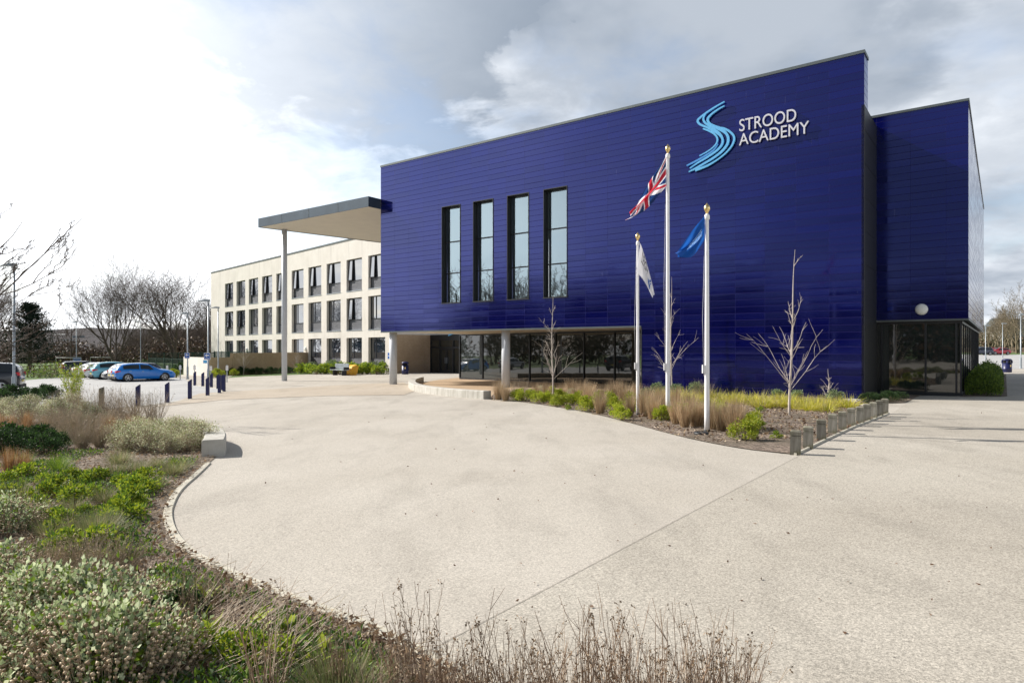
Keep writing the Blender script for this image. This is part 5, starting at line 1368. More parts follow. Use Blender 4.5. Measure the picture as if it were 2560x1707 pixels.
# woodland mass behind the field: bare twiggy thicket
def thicket(name, spots, H, seed, mat, label, twig=0.02, n=None):
    rnd.seed(seed); m = MB(); cfg = dict(BROAD); cfg.update(levels=3, seg=[3,3,2,2], kids=[7,6,4,0], sides=[4,3,3,3], rmin=twig, ratio=[0.62,0.55,0.5,0.5], start=[0.12,0.15,0.2,0.2], ang=[0.6,0.7,0.8,0.8])
    for (x, y, h) in spots:
        b = len(m.v); limb((m, m), Vector((0, 0, -0.3)), Vector((rnd.uniform(-.15,.15), rnd.uniform(-.15,.15), 1)).normalized(), h*0.7, h*0.016, 0, cfg)
        z0 = gz(x, y)
        for i in range(b, len(m.v)): v = m.v[i]; m.v[i] = (v[0]+x, v[1]+y, v[2]+z0)
    o = m.build(name, mat); tag(o, label, 'woodland', None, 'stuff'); return o
rnd.seed(77)
sp_ = []
for i in range(120):
    px = rnd.uniform(330, 560); D = rnd.uniform(124, 165); p = at(px, D); sp_.append((p.x, p.y, rnd.uniform(7.5, 11.0)*(0.80+0.35*(px-330)/230)))
for i in range(60):
    px = rnd.uniform(-120, 335); D = rnd.uniform(130, 175); p = at(px, D); sp_.append((p.x, p.y, rnd.uniform(3.0, 6.0)))
thicket('woodland', sp_, 8, 5, M['bark_far'], 'brown leafless thicket running behind the field and the big trees', 0.03)
# undergrowth bank: short dense brush, so the field ends against something solid
def brush(name, pts, seed, mats, label, hr=(0.8, 2.4), size=0.35, n=70, spread=1.6, cat='undergrowth'):
    rnd.seed(seed); m = MB()
    for (x, y) in pts:
        z0 = gz(x, y); H = rnd.uniform(*hr)
        for k in range(n):
            q = Vector((x+rnd.gauss(0, spread*0.6), y+rnd.gauss(0, spread*0.6), z0 + H*rnd.random()**0.9))
            d = (rvec(1)+Vector((0, 0, 0.5))).normalized()*size*rnd.uniform(0.5, 1.3); w = d.cross(rvec(1)).normalized()*size*0.22
            m.add([q-w*0.5, q+d*0.5-w, q+d, q+d*0.5+w], [(0, 1, 2, 3)], rnd.randrange(len(mats)))
    o = m.build(name, mats); tag(o, label, cat, None, 'stuff'); return o
rnd.seed(8); pts = [at(rnd.uniform(-60, 545), rnd.uniform(122, 128)).xy for _ in range(110)]
brush('undergrowth', pts, 3, [M['bark_far'], M['bark'], M['l_twig']], 'low brown scrub along the far side of the field', (1.5, 5.5), 0.6, 170, 2.4)
pts = [at(rnd.uniform(88, 150), rnd.uniform(60, 66)).xy for _ in range(9)]
brush('undergrowth', pts, 6, [M['l_dgreen2'], M['l_lime2'], M['l_twig']], 'patchy green scrub beyond the car park kerb left of the estate car', (0.5, 1.6), 0.16, 260, 1.0)
# right-hand trees
rb = dict(BROAD); rb.update(levels=4, kids=[7,6,5,4,0], start=[0.22,0.2,0.2,0.2], ang=[0.38,0.5,0.6,0.7], ratio=[0.8,0.55,0.5,0.5], rmin=0.022)
TR = put_tree('bare_tree', tree_mesh(rb, 15.0, 0.30, 2, 0.16, 21, 0.6), M['bark_gold'], at(2545, 150, 0.9), 'tall sunlit bare tree at the right edge of the picture', 'bare trees on the right')
again(TR, at(2515, 158, 0.9), 2.2, (0.8, 0.8, 0.78), 'sunlit bare tree with pale stems right of the distant lamp column')
again(TR, at(2585, 140, 0.9), 4.2, (1.0, 1.0, 1.08), 'bare tree leaning in past the right edge')
again(TR, at(2487, 170, 0.9), 3.1, (0.72, 0.72, 0.74), 'smaller pale bare tree nearest the hall corner on the right')
again(TR, at(2500, 148, 0.9), 0.7, (0.66, 0.66, 0.70), 'bushy sunlit bare tree between the two distant lamp columns')
again(TR, at(2530, 165, 0.9), 5.7, (0.95, 0.95, 0.92), 'bare tree behind the white fronted house on the right')
again(TR, at(2475, 155, 0.9), 1.5, (0.58, 0.58, 0.60), 'low spreading bare tree above the dark estate car on the right')
again(TR, at(2462, 180, 0.9), 5.1, (0.7, 0.7, 0.62), 'thin bare tree almost hidden by the hall corner')
sp_ = []
for i in range(45):
    px = rnd.uniform(2440, 2640); p = at(px, rnd.uniform(168, 200)); sp_.append((p.x, p.y, rnd.uniform(6, 10)))
thicket('woodland', sp_, 8, 15, M['bark_gold'], 'pale leafless wood behind the right hand trees', 0.035)
rnd.seed(18); pts = [at(rnd.uniform(2440, 2620), rnd.uniform(172, 176)).xy for _ in range(50)]
brush('undergrowth', pts, 31, [M['l_dgreen'], M['bark_gold'], M['l_brown']], 'dark hedge line below the right hand trees', (3.0, 5.0), 0.6, 120, 2.0)
# the wood that stands behind and left of the viewer, mirrored in the cladding and the glass
rnd.seed(99); sp_ = []
for i in range(150):
    a = R(rnd.uniform(172, 262)); rr = rnd.uniform(66, 96)
    sp_.append((rr*math.cos(a)*1.0, 12+rr*math.sin(a), rnd.uniform(11.0, 16.5)*(1.22 if a < R(215) else 1.0)))
for i in range(26):
    a = R(rnd.uniform(150, 174)); rr = rnd.uniform(80, 96); sp_.append((rr*math.cos(a), 12+rr*math.sin(a), rnd.uniform(8, 11)))
sp_ = [s for s in sp_ if not (s[1] > 0 and s[0]/max(s[1], 0.1) > -0.95)]
thicket('woodland', sp_, 13, 41, M['bark'], 'leafless wood standing behind the viewer, mirrored in the glass', 0.05)
rnd.seed(97)
thicket('woodland', [(rnd.uniform(-104, -90), rnd.uniform(0, 104), rnd.uniform(6, 9)) for _ in range(60)], 8, 51, M['bark'], 'leafless wood left of the car park outside the picture, mirrored in the windows', 0.05)
brush('undergrowth', [(rnd.uniform(-92, -86), rnd.uniform(-5, 102)) for _ in range(60)], 47, [M['l_dgreen'], M['bark'], M['l_brown']], 'dark scrub left of the car park, mirrored in the ground floor glass', (3.5, 6.0), 1.0, 90, 2.6)
rnd.seed(98); pts = []
for i in range(170):
    a = R(rnd.uniform(170, 265)); rr = rnd.uniform(62, 78); x, y = rr*math.cos(a), 12+rr*math.sin(a)
    if y > 0 and x/y > -0.95: continue
    pts.append((x, y))
brush('undergrowth', pts, 44, [M['l_dgreen'], M['bark'], M['l_brown']], 'dense dark scrub behind the viewer, mirrored in the cladding', (4.0, 10.0), 1.1, 110, 3.0)
# ---- young staked trees in the right-hand bed
def young(name, px, yb, H, seed, label, lean=0.0, whorls=((0.20, 7, 1.7), (0.40, 5, 1.0), (0.60, 4, 0.75), (0.8, 2, 0.4)), r0=0.040, group='young bare trees in the planting bed'):
    rnd.seed(seed); a, b = MB(), MB(); pts = []; n = 14
    for i in range(n+1):
        t = i/n; pts.append(Vector((lean*t*t + 0.03*math.sin(t*7+seed), 0.03*math.cos(t*6+seed), H*t-0.03)))
    a.tube(pts, [r0*0.86*(1-t/n)**0.85+0.005 for t in range(n+1)], 8, caps=False)
    for (h, cnt, L) in whorls:
        for k in range(cnt):
            t = h+rnd.uniform(-0.05, 0.05); i = int(t*n); p = pts[i].lerp(pts[i+1], t*n-i); az = k*2*math.pi/cnt+rnd.uniform(-0.4, 0.4)+seed
            d = Vector((math.cos(az), math.sin(az), rnd.uniform(0.95, 1.6))).normalized(); LL = L*rnd.uniform(0.55, 1.15); q = [p.copy()]; m_ = 7
            for j in range(m_):
                d = (d + Vector((rnd.uniform(-.10,.10), rnd.uniform(-.10,.10), (0.05 if j < 5 else -0.14)+rnd.uniform(-.06,.06)))).normalized(); q.append(q[-1]+d*(LL/m_))
            b.tube(q, [0.0065*(1-j/(m_+1)) + 0.0028 for j in range(m_+1)], 5, caps=False)
            for s in range(rnd.randint(2, 5)):
                j = rnd.randint(1, m_-1); dd = (d + rvec(0.9)+Vector((0,0,0.3))).normalized(); e = [q[j]]
                for w in range(3): dd = (dd+rvec(0.2)).normalized(); e.append(e[-1]+dd*LL*0.10)
                b.tube(e, [0.006, 0.005, 0.004, 0.003], 4, caps=False)
    t = empty(name, G(px, yb), 0, label, 'tree', group)
    a.build('trunk', M['bark_pale'], t); b.build('crown', M['bark_pale'], t); return t
g = G(1381, 989); young('young_tree', 1381, 989, zat(738, g.y)-g.z, 1, 'young bare tree in front of the ground floor glazing')
g = G(1678, 986); young('young_tree', 1678, 986, zat(690, g.y)-g.z, 8, 'young bare tree directly behind the tallest flagpole')
g = G(1975.5, 1040); young('young_tree', 1975.5, 1040, zat(622, g.y)-g.z, 5, 'tallest young bare tree, standing alone in the mulch near the posts', lean=0.16,
      whorls=((0.17, 7, 1.75), (0.36, 5, 1.0), (0.56, 4, 0.75), (0.86, 1, 0.4)))
g = G(609, 938); young('young_tree', 609, 938, 3.6, 12, 'small bare tree trained against the garden wall', r0=0.03, group='small trees by the garden wall')
g = G(700, 935); young('young_tree', 742, 933, 2.6, 14, 'low bare climber trained near the right end of the garden wall', r0=0.02, group='small trees by the garden wall')
g = G(2071, 1001); young('young_tree', 2071, 1000, 1.25, 17, 'small twiggy shrub against the foot of the blue wall', r0=0.02, whorls=((0.1, 7, 0.6), (0.35, 6, 0.45), (0.6, 4, 0.3)), group='twiggy shrubs')
# ---- tree whose branches reach in from the left edge
def near_tree():
    rnd.seed(6); a, b = MB(), MB(); base = Vector(((-170-1280)/FPX*21.0, 21.0, 0)); base.z = gz(base.x, base.y)
    t = empty('bare_tree', base, 0, 'nearby bare tree whose twigs reach in from the left edge', 'tree')
    a.tube([(0,0,-0.1),(0.05,0,1.6),(0,0.05,3.5),(0.1,0,6.6)], [0.15,0.12,0.10,0.04], 8, caps=False)
    def tgt(px, py, D): return Vector(((px-1280)/FPX*D, D, zat(py, D))) - base
    def branch(p, q, r, sag, kids, depth=0):
        n = 8; pts = []
        for i in range(n+1):
            s = i/n; w = p.lerp(q, s) + Vector((0, 0, -sag*math.sin(math.pi*s))) + rvec(0.05*(1 if 0 < i < n else 0)); pts.append(w)
        b.tube(pts, [r*(1-0.85*i/n)+0.004 for i in range(n+1)], 5, caps=False)
        L = (q-p).length
        if depth < 3:
            for k in range(kids):
                i = rnd.randint(2, n-1); d = ((q-p).normalized() + rvec(0.55) + Vector((0.05, 0, 0.35))).normalized()
                branch(pts[i], pts[i]+d*L*rnd.uniform(0.22, 0.42), r*0.45, rnd.uniform(-0.03, 0.06), 3 if depth == 0 else 2, depth+1)
    for (x, y, D, hz, sag, r) in ((150, 585, 12.4, 1.9, 0.35, 0.024), (170, 670, 12.0, 2.1, 0.05, 0.016), (55, 556, 12.6, 2.5, 0.2, 0.018), (5, 530, 13.2, 3.0, 0.1, 0.018), (95, 770, 12.0, 1.6, 0.1, 0.013),
                               (125, 830, 12.2, 1.2, 0.18, 0.012), (60, 880, 12.6, 1.0, 0.15, 0.012), (40, 640, 13.6, 2.3, 0.1, 0.015), (100, 720, 13.4, 1.7, 0.15, 0.013), (-60, 560, 14, 3.2, 0, 0.02), (-150, 520, 12.5, 3.0, 0, 0.02), (70, 845, 11.6, 1.3, 0.1, 0.010)):
        branch(Vector((0.03, 0, hz*1.55)), tgt(x, y, D*1.6), r*1.5, sag*1.5, 6)
    a.build('trunk', M['bark'], t); b.build('crown', M['bark'], t)
near_tree()

# ------------------------------------------------------------------ planting
pr = random.Random(3)
def pv(s=1.0): return Vector((pr.uniform(-s, s), pr.uniform(-s, s), pr.uniform(-s, s)))
def blade(m, p, d, L, w, mi, bend=0.5, n=3):
    d = d.normalized(); side = d.cross(Vector((0, 0, 1))); side = (side.normalized() if side.length > 1e-3 else Vector((1, 0, 0)))
    side = (side + pv(0.5)).normalized()*w; vs = []; q = p.copy(); dd = d.copy()
    for i in range(n+1):
        k = 1-(i/n)**1.5*0.92
        vs += [q-side*k, q+side*k]; dd = (dd + Vector((0, 0, -bend/n))).normalized(); q = q + dd*(L/n)
    m.add(vs, [(2*i, 2*i+1, 2*i+3, 2*i+2) for i in range(n)], mi)
def leafq(m, p, d, L, w, mi):
    d = d.normalized(); s = d.cross(pv(1)).normalized()*w; up = d.cross(s).normalized()*L*0.12
    m.add([p, p+d*L*0.45-s+up, p+d*L, p+d*L*0.45+s+up], [(0, 1, 2, 3)], mi)
def ball(m, p, r, mi):
    v = [Vector((0,0,1)),Vector((1,0,0)),Vector((0,1,0)),Vector((-1,0,0)),Vector((0,-1,0)),Vector((0,0,-1))]
    rot = Euler((pr.uniform(0,3), pr.uniform(0,3), 0)).to_matrix()
    m.add([p + rot @ x * r * pr.uniform(0.8, 1.2) for x in v], [(0,1,2),(0,2,3),(0,3,4),(0,4,1),(5,2,1),(5,3,2),(5,4,3),(5,1,4)], mi, True)
def tuft(n, H, Rr, w, bend, mats_w, up=1.0, heads=0):
    m = MB()
    for i in range(n):
        a = pr.uniform(0, 6.283); r = Rr*0.35*pr.random()**0.5; p = Vector((r*math.cos(a), r*math.sin(a), -0.02))
        out = Rr/H*pr.random()**0.7; d = Vector((math.cos(a)*out, math.sin(a)*out, up)) + pv(0.12)
        L = H*pr.uniform(0.6, 1.1); blade(m, p, d, L, w*pr.uniform(0.7, 1.3), pr.choices(range(len(mats_w)), mats_w)[0], bend*pr.uniform(0.5, 1.4))
    return m
def sedge(): return tuft(190, 0.42, 0.33, 0.006, 1.3, (5, 3, 2))
def feather():
    m = tuft(360, 0.68, 0.22, 0.0042, 0.25, (5, 4, 2))
    for i in range(60):
        a = pr.uniform(0, 6.283); blade(m, Vector((0.1*math.cos(a), 0.1*math.sin(a), 0.02)), Vector((math.cos(a), math.sin(a), 0.35)), pr.uniform(0.25, 0.5), 0.004, 2, 1.3)
    return m
def fine_tuft(H=0.34): return tuft(420, H, 0.30, 0.0028, 0.55, (5, 4, 1))
def leafy_mound(n, Rr, H, L, w, mats_w, stems=24, clumps=9, hollow=0.45):
    """leaf sprays gathered in clumps over an uneven mound"""
    m = MB(); cl = []
    for i in range(clumps):
        a = pr.uniform(0, 6.283); e = pr.uniform(0.1, 1.45); rr = pr.uniform(0.55, 0.95)
        cl.append((Vector((Rr*rr*math.cos(a)*math.cos(e), Rr*rr*math.sin(a)*math.cos(e), H*(0.25+0.62*math.sin(e)*pr.uniform(0.8, 1.1)))), Rr*pr.uniform(0.28, 0.45)))
    for i in range(stems):
        c, r = cl[i % clumps]; q = c + pv(r*0.5); m.tube([Vector((q.x*0.15, q.y*0.15, 0)), q*0.55 + pv(0.03), q], [0.006, 0.005, 0.003], 3, len(mats_w), caps=False)
    for i in range(n):
        c, r = cl[i % clumps]; d = pv(1).normalized(); p = c + d*r*(hollow + (1-hollow)*pr.random())
        if i % 9 == 0: a = pr.uniform(0, 6.283); q_ = Rr*0.85*pr.random()**0.5; p = Vector((q_*math.cos(a), q_*math.sin(a), H*pr.uniform(0.1, 0.5)))
        if p.z < 0.02: p.z = 0.02 + pr.random()*0.1
        leafq(m, p, (d*0.9 + pv(0.6) + Vector((0, 0, 0.55))), L*pr.uniform(0.6, 1.25), w*pr.uniform(0.7, 1.2), pr.choices(range(len(mats_w)), mats_w)[0])
    return m
def rosette(n=34, L=0.16, w=0.022):
    m = MB()
    for s in range(pr.randint(3, 5)):
        c = Vector((pr.uniform(-.13,.13), pr.uniform(-.13,.13), 0)); h = pr.uniform(0.03, 0.14)
        for i in range(n//3):
            a = pr.uniform(0, 6.283); el = pr.uniform(0.2, 1.3); d = Vector((math.cos(a)*math.cos(el), math.sin(a)*math.cos(el), math.sin(el)))
            blade_leaf(m, c+Vector((0,0,h*pr.random())), d, L*pr.uniform(0.6, 1.15), w*pr.uniform(0.7, 1.2), pr.choices((0,1,2), (5,3,2))[0])
    return m
def blade_leaf(m, p, d, L, w, mi):
    side = d.cross(Vector((0,0,1))); side = side.normalized()*w if side.length > 1e-3 else Vector((w,0,0)); vs = []; q = p.copy(); dd = d.normalized()
    prof = (0.25, 0.9, 1.0, 0.6, 0.05)
    for i, k in enumerate(prof): vs += [q-side*k, q+side*k]; dd = (dd+Vector((0,0,-0.16))).normalized(); q = q+dd*L/4
    m.add(vs, [(2*i, 2*i+1, 2*i+3, 2*i+2) for i in range(4)], mi)
def twig_plant(n=22, H=0.62, Rr=0.28, seeds=0.6, thick=0.0035, lay=0.0):
    """dead stems with side twigs and dark seed heads"""
    m = MB()
    for i in range(n):
        a = pr.uniform(0, 6.283); o = pr.random()*Rr/H; d = Vector((math.cos(a)*o+lay, math.sin(a)*o, 1)).normalized(); p = Vector((math.cos(a)*0.06*pr.random(), math.sin(a)*0.06*pr.random(), -0.02))
        L = H*pr.uniform(0.45, 1.1); k = 6; q = [p]
        for j in range(k): d = (d+pv(0.10)+Vector((0,0,0.04))).normalized(); q.append(q[-1]+d*L/k)
        mi = 1 if pr.random() < 0.48 else 0
        m.tube(q, [thick*(1-0.65*j/k)*pr.uniform(0.9, 1.1) for j in range(k+1)], 3, mi, caps=False)
        for s in range(pr.randint(1, 4)):
            j = pr.randint(2, k-1); dd = (d+pv(0.7)+Vector((0,0,0.25))).normalized(); e = q[j]+dd*L*pr.uniform(0.10, 0.28)
            m.tube([q[j], (q[j]+e)/2+pv(0.008), e], [thick*0.5, thick*0.4, thick*0.25], 3, mi, caps=False)
            if pr.random() < seeds:
                for z in range(pr.randint(2, 6)): leafq(m, e+pv(0.012), pv(1), pr.uniform(0.012, 0.026), 0.006, 2)
        if pr.random() < seeds:
            for z in range(pr.randint(3, 9)): leafq(m, q[-1-pr.randint(0, 1)]+pv(0.016), pv(1), pr.uniform(0.010, 0.024), 0.005, 2)
    return m
def silver_shrub(n=2300, Rr=0.75, H=0.60, balls=600):
    m = leafy_mound(n, Rr, H, 0.056, 0.022, (4, 4, 2, 2.0), 60, 34, 0.15)
    # mats: silver, silver2, sage, lime2 | stem index 4 ; seed heads 5,6
    for i in range(balls):
        a = pr.uniform(0, 6.283); r = Rr*pr.random()**0.5*1.1; x, y = r*math.cos(a), r*math.sin(a); top = H*(1.02-0.55*(r/Rr)**2)
        h = top*pr.uniform(0.75, 1.22); p = Vector((x*1.03, y*1.03, h)); q = Vector((x*0.86, y*0.86, h-pr.uniform(0.12, 0.25)))
        m.tube([q, p], [0.003, 0.002], 3, 4, caps=False)
        for k in range(pr.randint(1, 3)): ball(m, p + (q-p)*0.30*k, pr.uniform(0.014, 0.024), pr.choice((5, 5, 6)))
    return m
LM = lambda *n: [M['l_'+x] for x in n]
pr.seed(1)
PRO = {
 'sedge': [(sedge(), LM('gold','gold2','straw')) for _ in range(3)],
 'feather': [(feather(), LM('tan','tan2','straw')) for _ in range(3)],
 'orange': [(feather(), LM('orange','tan2','tan')) for _ in range(2)],
 'tuft': [(fine_tuft(), LM('tuft','tuft2','straw')) for _ in range(2)],
 'green_tuft': [(fine_tuft(0.36), LM('lime2','green','lime')) for _ in range(1)],
 'euon': [(leafy_mound(1500, 0.34, 0.46, 0.045, 0.016, (5, 4, 2), 24, 12, 0.3), LM('lime','gold2','lime2','twig')) for _ in range(3)],
 'ever': [(leafy_mound(1500, 0.40, 0.50, 0.05, 0.016, (4, 3, 1), 24, 12, 0.3), LM('dgreen','dgreen2','green','twig')) for _ in range(2)],
 'greyev': [(leafy_mound(900, 0.30, 0.42, 0.05, 0.015, (3, 4, 2), 20, 9, 0.3), LM('sage','silver','dgreen2','twig')) for _ in range(2)],
 'rosette': [(rosette(), LM('lime','lime2','green')) for _ in range(4)],
 'leafy': [(leafy_mound(520, 0.22, 0.26, 0.05, 0.014, (5, 4, 2), 16, 10, 0.2), LM('lime','lime2','green','twig')) for _ in range(3)],
 'pale': [(leafy_mound(2200, 0.50, 0.60, 0.032, 0.010, (4, 4, 3, 1), 150, 26, 0.1), LM('pale','pale2','silver2','lime2','twig2')) for _ in range(3)],
 'dead': [(twig_plant(22, 0.62, 0.34, 0.28), LM('twig','twig2','seed2')) for _ in range(5)],
 'haze': [(twig_plant(90, 0.85, 0.55, 0.12, 0.0026), LM('twig2','straw','darkseed')) for _ in range(2)],
 'greybrush': [(twig_plant(150, 0.60, 0.50, 0.35, 0.003), LM('twig2','pale2','seed')) for _ in range(2)],
 'silver': [(silver_shrub(), LM('silver','silver2','sage','lime2','twig2','seed','seed2')) for _ in range(2)],
}
BASE = {}
def plant(kind, pos, sc=1.0, rz=None, name=None, v=None):
    i = pr.randrange(len(PRO[kind])) if v is None else v % len(PRO[kind])
    if (kind, i) not in BASE:
        m, mats = PRO[kind][i]; o = m.build(name or kind, mats); BASE[(kind, i)] = o
    else: o = BASE[(kind, i)].copy(); COL.objects.link(o)
    if name: o.name = name
    o.location = pos; o.rotation_euler = (0, 0, pr.uniform(0, 6.28) if rz is None else rz)
    s = sc if hasattr(sc, '__len__') else (sc,)*3; o.scale = s
    return o
def off_kerb(p, r):
    """move a plant into the bed until its crown clears the edging"""
    q = min(kerb_pts, key=lambda k: (k-p.xy).length); d = p.xy-q
    if d.length < r and p.x < 0.2 and p.y < 12.5 and p.y > 3.9:
        i = kerb_pts.index(q); t = (kerb_pts[min(i+1, len(kerb_pts)-1)]-kerb_pts[max(i-1, 0)]).normalized(); n = Vector((t.y, -t.x))
        z = q + n*r; return Vector((z.x, z.y, gz(z.x, z.y)))
    return p
KR = dict(leafy=0.30, rosette=0.26, dead=0.42, silver=0.75, tuft=0.30)
def batch(kind, pts, scs, name, desc, where, cat, group):
    if kind in KR and 'edging' not in where: pts = [off_kerb(p, KR[kind]*(2.3 if p.y < 7.5 and kind != 'silver' else 1.15)) for p in pts]
    """place one kind and label each by look and by its order from the left"""
    items = [(p, scs[i % len(scs)] if isinstance(scs, (list, tuple)) else scs) for i, p in enumerate(pts)]
    items.sort(key=lambda q: q[0].x/q[0].y); n = len(items)
    for i, (p, s) in enumerate(items):
        o = plant(kind, p, s*pr.uniform(0.9, 1.12), name=name)
        pos = 'only' if n == 1 else ('leftmost' if i == 0 else 'rightmost' if i == n-1 else ordw(i+1) + ' from the left')
        tag(o, f'{desc} {where}' if n == 1 else f'{desc} {where}, {pos}', cat, group)
pr.seed(20)
# --- right bed: golden sedge strip along the blue wall
pts = []
for i in range(30):
    t = i/29; y = 994 + 28*t; x = 1640 + 480*t
    pts.append(G(x + pr.uniform(-8, 8), y + pr.uniform(-5, 3)))
batch('sedge', pts, 1.3, 'golden_sedge', 'golden sedge clump', 'in the rear row', 'grass clump', 'golden sedge clumps')
pts = [G(1690 + 14.5*i + pr.uniform(-5, 5), 1006 + 0.84*i + pr.uniform(-5, 5)) for i in range(27)]
batch('sedge', pts, 1.2, 'golden_sedge', 'golden sedge clump', 'in the front row', 'grass clump', 'golden sedge clumps')
pts = [G(1500 + 22*i + pr.uniform(-8, 8), 986 + pr.uniform(-6, 8)) for i in range(8)]
batch('sedge', pts, 0.9, 'golden_sedge', 'yellow green sedge clump', 'before the glazing', 'grass clump', 'golden sedge clumps')
# feathery tan grasses
fe = [(1264,1003),(1246,1000),(1438,1006),(1470,1017),(1405,1000),(1500,1036),(1512,1010),(1575,1041),(1611,1043),(1632,1050),(1655,1046),(1690,1062),(1712,1070),(1738,1068),(1780,1075),(1803,1080),(1833,1083),(1818,1060),(1560,1018),(1620,1020),(1650,1018),(1530,1000),(1570,1003),(1690,1020),(1340,995),(1590,998),(1455,1000),(1480,994),(1425,990),(1545,994),(1365,998),(1725,1048),(1750,1066),(1765,1062),(1845,1070),(1592,1030)]
batch('feather', [G(*p) for p in fe], [1.12, 1.22, 1.0, 1.25, 1.1], 'feather_grass', 'feathery tan grass clump', 'by the flagpoles', 'grass clump', 'tan grass clumps')
eu = [(1292,1003),(1310,1004),(1345,1009),(1362,1006),(1390,1017),(1413,1014),(1462,1030),(1480,1024),(1450,1014),(1545,1044),(1556,1052),(1535,1030),(1655,1053),(1700,1052),(1735,1042),(1886,1076),(1862,1103),(1770,1040),(1790,1050),(1380,985),(1500,1000),(1755,1060),(1330,1000),(1400,1003),(1430,1012),(1490,1012),(1525,1016),(1610,1034),(1580,1020)]
batch('euon', [G(*p) for p in eu], [0.9, 1.05, 0.95, 1.1, 0.85], 'evergreen_shrub', 'bright yellow green low shrub', 'by the flagpoles', 'shrub', 'yellow green shrubs')
batch('greyev', [G(*p) for p in ((1640,985),(1695,990),(1665,992),(1945,1003),(1740,992),(2090,1008),(1620,1000),(1990,1006))], [1.3, 1.1], 'grey_shrub', 'small grey green shrub', 'at the foot of the blue wall', 'shrub', 'grey green shrubs')
batch('pale', [G(*p) for p in ((1600,1012),(1540,1010),(1430,992),(1350,985),(1330,990))], [0.6], 'pale_shrub', 'low pale grey leaved shrub', 'behind the yellow green shrubs', 'shrub', 'pale low shrubs')
batch('haze', [G(*p) for p in ((1250,990),(1285,985),(1310,988),(1745,998),(1770,1000))], [0.9], 'wispy_stems', 'wispy bundle of bare stems', 'at the rear of the right bed', 'shrub', 'wispy bare stems')
batch('leafy', [G(*p) for p in ((1940,1098),(1820,1025),(1900,1030),(1420,1025))], [0.6], 'seedling', 'tiny green seedling plant', 'in the bare mulch', 'plant', 'seedlings')
batch('ever', [G(*p) for p in ((2168,1008),(2185,1006),(2205,1007),(2228,1006),(2250,1004),(2215,1001))], [0.75], 'dark_shrub', 'low dark shrub', 'in the shaded recess of the hall', 'shrub', 'dark recess shrubs')
# --- hedge beside the glazed side
def hedge():
    pr.seed(50); m = MB(); d = D2.normalized(); a0 = G(2412, 991).xy + Vector((d.y, -d.x))*0.62 + d*0.35 + Vector((d.y, -d.x))*0.0
    o0 = Vector((a0.x, a0.y, gz(a0.x, a0.y)))
    for i in range(26000):
        s = pr.random()**1.3*14; w = pr.uniform(-0.62, 0.62); h = 1.0*(1-0.50*(abs(w)/0.62)**2.4)*(1+0.12*math.sin(s*1.7))*min(1, 0.45+s*1.1)*pr.random()**0.55*(1+0.22*noise.noise(Vector((s*1.9, w*3, 2))))+(pr.random()**6)*0.22
        p = d*s + Vector((d.y, -d.x))*w; P = Vector((p.x, p.y, h-0.02*0)) ; P.z += gz(a0.x+p.x, a0.y+p.y)-o0.z
        leafq(m, P, pv(0.8)+Vector((0, 0, 0.9)), pr.uniform(0.07, 0.13), pr.uniform(0.018, 0.03), pr.choices((0,1,2), (4,3,1))[0])
    o = m.build('hedge', LM('hedge','hedge2','dgreen2'), None, o0); tag(o, 'rounded green hedge along the glazed side of the hall', 'hedge')
hedge()
# --- planting in front of the wing
def strip(px0, px1, n, y_of, kinds, sc, seed):
    pr.seed(seed); return [G(px0+(px1-px0)*(i+0.5)/n+pr.uniform(-3, 3), y_of(px0+(px1-px0)*(i+0.5)/n)+pr.uniform(-1.2, 0.6)) for i in range(n)]
pt = strip(748, 958, 18, lambda x: 935.5 + (x-748)*0.003, None, 1, 4)
batch('leafy', pt, [3.4, 2.8, 3.8], 'border_shrub', 'yellow green border shrub', 'at the foot of the wing', 'shrub', 'border shrubs along the wing')
pt = strip(752, 962, 12, lambda x: 934, None, 1, 9)
batch('greyev', pt, [2.4, 2.9, 2.0], 'border_shrub', 'grey green border shrub', 'at the foot of the wing', 'shrub', 'border shrubs along the wing')
pt = strip(575, 745, 14, lambda x: 938.5 - (x-575)*0.028, None, 1, 14)
batch('ever', pt, [1.3, 1.0, 1.6], 'border_shrub', 'dark low shrub', 'at the foot of the garden wall', 'shrub', 'dark shrubs by the garden wall')
batch('euon', [G(*p) for p in ((531,945),(540,944),(553,943),(584,940),(434,944),(440,944))], [1.5], 'evergreen_shrub', 'yellow green shrub', 'near the low brick wall and arrow signs', 'shrub', 'shrubs by the low wall')
batch('ever', [G(366, 925), G(482, 930), G(500, 928), G(455, 935)], [2.6], 'dark_shrub', 'round dark green bush', 'behind the low cream wall', 'shrub', 'bushes behind the cream wall')
# --- left bed --------------------------------------------------------------------------
pr.seed(60)
def GL(lst): return [G(x, y) for x, y in lst]
batch('ever', GL([(30,1002),(60,1000),(90,1003),(8,1006),(130,1003),(-10,1000),(112,998)]), [1.25, 1.05], 'dark_shrub', 'dark green round shrub', 'along the far edge of the left bed', 'shrub', 'dark shrubs at the far edge')
batch('pale', GL([(20,1035),(75,1032),(120,1040),(175,1036),(215,1045),(60,1060),(0,1050),(150,1060),(235,1065)]), [0.95, 1.1], 'pale_shrub', 'pale straw green shrub', 'in the rear of the left bed', 'shrub', 'pale shrubs in the rear')
batch('pale', GL([(300,1110),(335,1118),(372,1112),(410,1118),(445,1112),(478,1108),(320,1130),(365,1132),(420,1134),(465,1130),(494,1122),(395,1100),(350,1095),(440,1098),(502,1106)]), [0.86, 0.95, 0.8], 'pale_shrub', 'pale grey green bushy shrub', 'left of the square seat end', 'shrub', 'pale shrubs by the seat')
